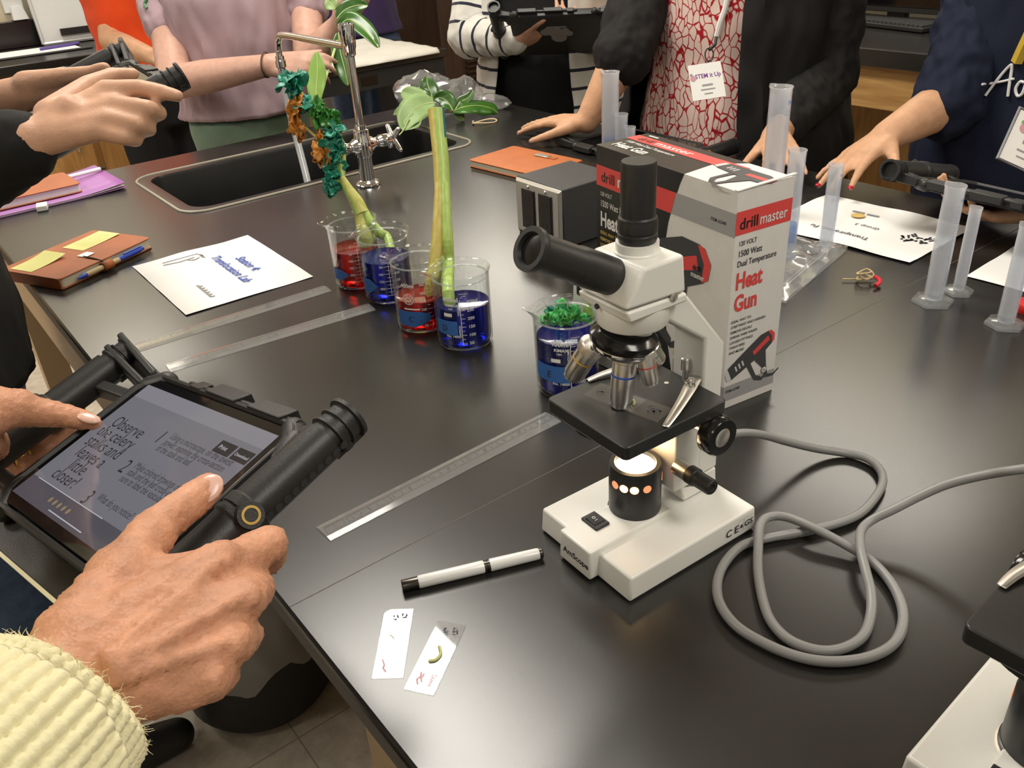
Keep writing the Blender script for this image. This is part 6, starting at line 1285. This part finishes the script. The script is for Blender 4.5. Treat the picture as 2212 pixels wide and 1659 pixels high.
p.finish(4,wrinkle)
def nailp(c,d,n,w_,l_,name='thumbnail'):
    d=V(d).normalized(); n=V(n); n=(n-d*n.dot(d)).normalized(); s=d.cross(n); q=M((tuple(s),tuple(d),tuple(n))).transposed(); mb=MB(); mb.ell(c,(w_,l_,.0022),16,0,None,q); mb.build(name,m_nail,p.e,True)
a,b=X(430,1070,.597),X(449,1052,.602); nn=(CAM-b).normalized(); nailp(X(449,1056,.5935),b-a+V((0,0,.001)),nn+V((0,0,.5)),.0086,.0120)
a,b=X(175,906,.805),X(205,914,.807); nailp(X(192,903,.7985),b-a,(CAM-b).normalized()*.4+V((0,0,1)),.0058,.0105)
q=X(52,992,.858); mb=MB(); mb.tube([q+V((.0125*math.cos(a)*.3,.0125*math.cos(a)*.6,.0125*math.sin(a))) for a in [2*PI*k/20 for k in range(20)]],.0016,8,closed=True); mb.ell(q+V((.004,-.008,.010)),(.0035,.0035,.003),8); mb.build('ring',m_brass,p.e,True)
# ribbed sleeves: geometry of the knit
m_knit=cloth('cream wool knit',(.80,.74,.47),.9)
def knit(name,pts,rs,nr=17,parent=None,amp=.0042,fz=True,seed=1):
    P=spline([V(q) for q in pts],10); n=len(P); L=0; mb=MB(); rings=[]; up=None; NJ=480
    S_=[0]
    for a,b in zip(P,P[1:]): S_.append(S_[-1]+(b-a).length)
    Ltot=S_[-1]; NI=int(Ltot/.0013)
    def at(s):
        k=0
        while k<n-2 and S_[k+1]<s: k+=1
        f=(s-S_[k])/max(1e-6,S_[k+1]-S_[k]); return P[k].lerp(P[k+1],f),(P[k+1]-P[k]).normalized(),(k+f)/(n-1)
    for i in range(NI+1):
        s=Ltot*i/NI; c,tn,f=at(s)
        if up is None: up=tn.orthogonal().normalized()
        up=(up-tn*up.dot(tn)).normalized(); bb=tn.cross(up); ff=f*(len(rs)-1); k=min(int(ff),len(rs)-2); r=rs[k]+(rs[k+1]-rs[k])*(ff-k); ring=[]
        for j in range(NJ):
            th=2*PI*j/NJ; ph=nr*th+.35*math.sin(s*22); rib=abs(math.cos(ph/2)); st=max(0,math.sin(s*2*PI/.0062))**2*(1-rib); 
            rr_=r+amp*(rib**.6-.5)-.0022*st+.0005*math.sin(s*2*PI/.0031)*rib+.0016*mnoise.noise(V((math.cos(th)*3,math.sin(th)*3,s*30+seed)))
            if i<3: rr_-=.002*(3-i)
            ring.append(c+(up*math.cos(th)+bb*math.sin(th))*rr_)
        rings.append(ring)
    mb.rings(rings,True,(1,0)); o=mb.build(name,m_knit,parent,True,sharp=180)
    if fz:
        random.seed(seed); mb=MB()
        for k in range(260):
            i=random.choice([0,0,1,2,random.randrange(0,NI)]) ; j=random.randrange(NJ); p0=rings[i][j]; c,tn,f=at(Ltot*i/NI); d=(p0-c).normalized()+V((random.gauss(0,.8),random.gauss(0,.8),random.gauss(0,.8))); d.normalize(); q1=p0+d*.0035; q2=q1+(d+V((random.gauss(0,.9),random.gauss(0,.9),random.gauss(0,.9)))).normalized()*.003
            mb.tube([p0,q1,q2],[.00022,.00018,.0001],3)
        f_=mb.build('wool_fuzz',m_knit,o); f_['kind']='stuff'; f_.matrix_parent_inverse=(o.parent.matrix_basis@o.matrix_parent_inverse@o.matrix_basis).inverted()
    return o
fo=(el-X(185,1440,.455)).normalized()
knit('sleeve',[X(168,1492,.447),X(90,1575,.43),X(-40,1700,.40),el+V((0,0,0)),s0.lerp(el,.5),s0],[.0455,.050,.058,.064,.068,.072],40,p.e,amp=.0030,seed=2)
p.sleeve('sleeve',[s1,el2,el2.lerp(wl,.75)],[.070,.062,.046],m_knit,amp=.004)
p.torso('sweater',m_knit,.895,1.38,.026,disp=.006,dseed=21); p.legs(cloth('dark trousers',(.010,.010,.012)))
# ================================================================ background furniture and small things
# side table with white drape
t=thing('side_table','black framed side table carrying a white paper drape, beyond the sink','table',(0,0,0),ANG)
mb=MB(); uvbox(mb,1.32,2.06,3.12,3.62,.872,.905); mb.build('tabletop',m_epoxy,t,bevel=.003)
mb=MB(); uvbox(mb,1.33,2.05,3.13,3.15,.80,.87); uvbox(mb,1.33,1.35,3.15,3.6,.80,.87); uvbox(mb,2.03,2.05,3.15,3.6,.80,.87); mb.build('frame_rail',m_black,t,bevel=.002)
for u,v in ((1.33,3.13),(1.99,3.13),(1.33,3.55),(1.99,3.55)):
    mb=MB(); uvbox(mb,u,u+.06,v,v+.06,0,.80); mb.build('leg',m_black,t,bevel=.003)
mb=MB(); uvbox(mb,1.66,1.73,3.126,3.129,.82,.85); mb.build('rail_plate',m_gun,t)
mb=MB(); n=36; vs=[]
for j in range(n+1):
    for i in range(n+1):
        u=1.345+.675*i/n; v=3.10+.50*j/n; z=.909+.014*max(0,mnoise.noise(V((u*5,v*6,1))))+.006*mnoise.noise(V((u*14,v*14,2)))+.002
        if j<2: z-=.012*(2-j); v=3.108+.004*j
        vs.append((u+.01*mnoise.noise(V((v*7,0,3))),v,max(z,.893 if j<2 else .9075)))
mb.add(vs,[(j*(n+1)+i,j*(n+1)+i+1,(j+1)*(n+1)+i+1,(j+1)*(n+1)+i) for j in range(n) for i in range(n)])
o=mb.build('paper_drape',mat('white absorbent paper',(.80,.78,.70),.85),recalc=False,solid=.002); o.rotation_euler=(0,0,ANG); tag(o,'white paper drape spread over the black side table','drape')
mb=MB(); uvbox(mb,2.02,2.30,4.36,4.38,.30,.84); o=mb.build('board',mat('grey board',(.32,.29,.24),.7)); o.rotation_euler=(0,0,ANG); tag(o,'plain grey board leaning on the back cabinets behind the side table','board'); o.location=(0,0,-.298)
# whiteboard, wall socket, clipboard on the back worktop
VN=VX
def bw(px,py,v=4.96): return PPL(px,py,UV(0,v),VN)
q0,q1=bw(90,90),bw(215,76); uu=lambda q:q.x*.807+q.y*.59
u0,u1=uu(q0),uu(q1)+.15; z0=.921
t=thing('whiteboard','small whiteboard leaning on the back wall at the upper left','whiteboard',(0,0,0),ANG)
mb=MB(); mb.hexa([(u0,4.93,z0),(u1,4.93,z0),(u1,4.945,z0),(u0,4.945,z0),(u0,5.02,z0+.62),(u1,5.02,z0+.62),(u1,5.032,z0+.62),(u0,5.032,z0+.62)]); mb.build('board_panel',mat('whiteboard enamel',(.72,.73,.71),.2),t)
mb=MB()
for a,b in (((u0,4.93,z0),(u1,4.93,z0)),((u0,4.93,z0),(u0,5.02,z0+.62)),((u1,4.93,z0),(u1,5.02,z0+.62)),((u0,5.02,z0+.62),(u1,5.02,z0+.62))): mb.tube([a,b],.009,6)
mb.build('frame_edge',mat('pale aluminium',(.66,.66,.66),.35,.6),t)
mb=MB(); mb.box((u0+.19,4.925,z0+.045),(.2,.012,.03)); mb.build('marker_tray',m_black,t)
q0,q1=bw(14,40,5.05),bw(60,40,5.05); u0,u1=uu(q0),uu(q1); zc=q0.z
t=thing('wall_socket','white wall socket plate with two red outlets at the upper left corner','wall socket',(0,0,0),ANG)
mb=MB(); uvbox(mb,u0,u1,5.046,5.0585,zc+.02,zc+.25); mb.build('plate',m_white,t,bevel=.004)
for k in (.3,.62):
    mb=MB(); uvbox(mb,u0+(u1-u0)*k-.014,u0+(u1-u0)*k+.018,5.042,5.047,zc+.09,zc+.12); mb.build('red_outlet',mat('red brown outlet',(.22,.04,.03),.4),t)
mb=MB(); mb.hexa([(u0+.02,5.0,zc-.01),(u1,5.0,zc-.01),(u1,5.055,zc-.01),(u0+.02,5.055,zc-.01),(u0+.03,5.03,zc+.05),(u1-.01,5.03,zc+.05),(u1-.01,5.055,zc+.05),(u0+.03,5.055,zc+.05)]); mb.build('lower_cover',mat('pale grey plastic',(.6,.6,.58),.4),t,bevel=.003)
c=TP(75,112,.004); t=thing('clipboard','black clipboard with white paper on the back worktop at upper left','clipboard',c+V((0,0,-.004)),ANG)
mb=MB(); mb.box((0,0,.004),(.46,.26,.006)); mb.build('board',m_black,t,bevel=.002)
mb=MB(); mb.box((.0,-.01,.0085),(.36,.20,.001)); mb.build('paper',m_white,t,flat=True)
mb=MB(); mb.lathe_ax((.02,-.03,.015),(.20,.0,.015),[(.006,0),(.007,.1),(.007,1)],10); o=mb.build('marker_pen',mat('purple marker',(.10,.06,.30),.4)); o.matrix_basis=t.matrix_basis.copy() if False else M.Translation(t.location)@M.Rotation(ANG,4,'Z'); tag(o,'purple marker lying on the paper of the clipboard','marker')
mb=MB(); mb.lathe_ax((-.26,-.06,.013),(-.20,.03,.013),[(.009,0),(.009,1)],10); o=mb.build('marker_pen',m_white); o.matrix_basis=M.Translation(t.location)@M.Rotation(ANG,4,'Z'); tag(o,'white marker at the left edge of the clipboard','marker')
# keyboard, monitor and tower on the right desk run
a,b=TP(1992,66,.012),TP(1838,48,.012); kd=(b-a).normalized(); kn=V((kd.y,-kd.x,0)); kn=kn if kn.x>0 else -kn
t=thing('keyboard','black computer keyboard on the desk run between two people','keyboard',mx=frame((a.x,a.y,TZ+.001),kd,kn))
mb=MB(); s_=-1 if frame((0,0,0),kd,kn)[2][2]<0 else 1
mb.box((.22,.075,.010*s_),(.44,.15,.016)); mb.build('keyboard_body',m_black,t,bevel=.003)
mb=MB()
for r_ in range(6):
    for k in range(21): mb.box((.02+.0202*k,.018+.0225*r_,.0215*s_),(.0165,.018,.008),0,None)
o=mb.build('keys',mat('dark grey keys',(.06,.06,.06),.45),t,flat=True); o['kind']='stuff'
t=thing('monitor','black computer monitor standing behind the keyboard','monitor',UV(3.39,(lambda q_:-q_.x*.59+q_.y*.807)(PPL(1895,0,UV(3.26,0),UX)),0),ANG)
mb=MB(); mb.box((0,0,.235),(.045,.66,.38)); mb.box((-.024,0,.235),(.004,.62,.34),1); mb.build('screen_panel',[m_black,m_bezel],t,bevel=.004)
mb=MB(); mb.box((.03,0,.09),(.03,.08,.18)); mb.box((0,0,.008),(.2,.28,.014)); mb.build('stand',m_black,t,bevel=.004)
t=thing('monitor','black computer monitor standing nearer the navy sweatshirt','monitor',UV(3.39,(lambda q_:-q_.x*.59+q_.y*.807)(PPL(1895,0,UV(3.26,0),UX))-.72,0),ANG)
mb=MB(); mb.box((0,0,.235),(.045,.66,.38)); mb.box((-.024,0,.235),(.004,.62,.34),1); mb.build('screen_panel',[m_black,m_bezel],t,bevel=.004)
mb=MB(); mb.box((.03,0,.09),(.03,.08,.18)); mb.box((0,0,.008),(.2,.28,.014)); mb.build('stand',m_black,t,bevel=.004)
# box on a stool behind the floral blouse
c=DP(1372,228,3.45); zc=c.z
t=thing('stool','low white topped stool carrying a box behind the floral blouse','stool',(c.x,c.y,0),ANG)
mb=MB(); mb.prism(rrect(.42,.42,.05,4),zc-.20,zc-.165); mb.build('seat',mat('pale grey plastic',(.6,.6,.58),.4),t,bevel=.004)
for sx in (-1,1):
    for sy in (-1,1): mb=MB(); mb.cyl((sx*.16,sy*.16,zc-.2),(sx*.19,sy*.19,0),.014,None,10); mb.build('leg',m_steel,t)
t=thing('storage_box','cream box with dark blue rectangle and orange lid on the stool','box',(c.x,c.y,zc-.164),ANG)
mb=MB(); mb.box((0,0,.115),(.34,.34,.23)); mb.build('box_body',mat('cream card',(.62,.57,.44),.7),t,bevel=.003)
mb=MB(); mb.box((-.08,-.172,.14),(.07,.004,.05)); mb.box((-.172,.05,.14),(.004,.07,.05)); mb.build('blue_panel',mat('dark blue print',(.03,.06,.10),.5),t)
mb=MB(); mb.box((0,-.1715,.085),(.34,.002,.014)); mb.box((-.1715,0,.085),(.002,.34,.014)); mb.build('dark_band',mat('brown band',(.10,.07,.05),.6),t)
mb=MB(); mb.box((0,0,.245),(.35,.35,.028)); mb.build('lid',mat('orange lid',(.62,.22,.03),.5),t,bevel=.003)
# trash can under the table overhang
f=TP(608,1594,-TZ); dv=V((f.x,f.y,0)).normalized(); c=f+dv*.165
t=thing('trash_can','black trash can with grey liner on the floor beside the lab table','trash can',(c.x,c.y,0),0)
mb=MB(); mb.lathe([(.120,.002),(.142,.008),(.155,.03),(.178,.42),(.182,.44),(.176,.44),(.170,.42),(.149,.03)],40,0,None,(1,1)); mb.build('bin',mat('black bin plastic',(.012,.012,.013),.45),t)
mb=MB(); n=72; rings=[]
for k in range(16):
    f_=k/15; ring=[]
    for j in range(n):
        a=2*PI*j/n; w_=mnoise.noise(V((math.cos(a)*2.2,math.sin(a)*2.2,f_*2.5))); z=.17+.30*f_ if k<12 else .41+.05*math.sin((k-11)*.8)
        r_=.165+.046*f_+.018*w_+.012*abs(math.sin(a*7+f_*3))*(1-f_*.5) if k<12 else .188-.012*(k-11)+.008*w_
        if k<12: r_=max(r_,.155+.06*(z-.03)+.006)
        ring.append((r_*math.cos(a),r_*math.sin(a),z+(.045*w_+.012*math.sin(a*5) if k==0 else 0)))
    rings.append(ring)
mb.rings(rings,True,(0,0)); mb.build('liner',clear('grey liner film',(.8,.8,.8),rough=.25,ior=1.5,milky=.8,mcol=(.62,.60,.56)),t)
# leaf sprig in the hands of the lavender shirt
dp=2.12; K2=lambda px,py,d=dp: DP(px,py,d)
t=thing('plant_cutting','cutting with one pale upright leaf and drooping dark leaves held behind the faucet','plant',DP(700,150,dp))
leaf(t,[K2(684,226),K2(683,190),K2(686,150),K2(684,112)],.050,(0,-1,.2),mat('young leaf green',(.20,.34,.055),.4,cvar=.15,cscale=14),fold=.2)
mb=MB(); mb.tube(spline([K2(672,218,2.14),K2(684,226),K2(700,180,2.16),K2(728,90,2.2),K2(738,40,2.22),K2(708,-5,2.2)],6),.0035,8); mb.build('stem',m_vein,t,True)
leaf(t,[K2(730,60,2.2),K2(752,42,2.19),K2(778,55,2.18),K2(800,78,2.17),K2(818,103,2.16)],.055,(.2,-.7,.6),m_leaf)
leaf(t,[K2(732,70,2.2),K2(735,110,2.2),K2(745,150,2.2),K2(752,185,2.2)],.055,(0,-1,.1),m_leaf)
leaf(t,[K2(724,20,2.2),K2(715,8,2.2),K2(705,-2,2.2)],.04,(0,-1,.3),m_leafp)
leaf(t,[K2(728,40,2.2),K2(745,22,2.2),K2(770,12,2.2),K2(795,12,2.2)],.045,(0,-.9,.4),m_leaf)
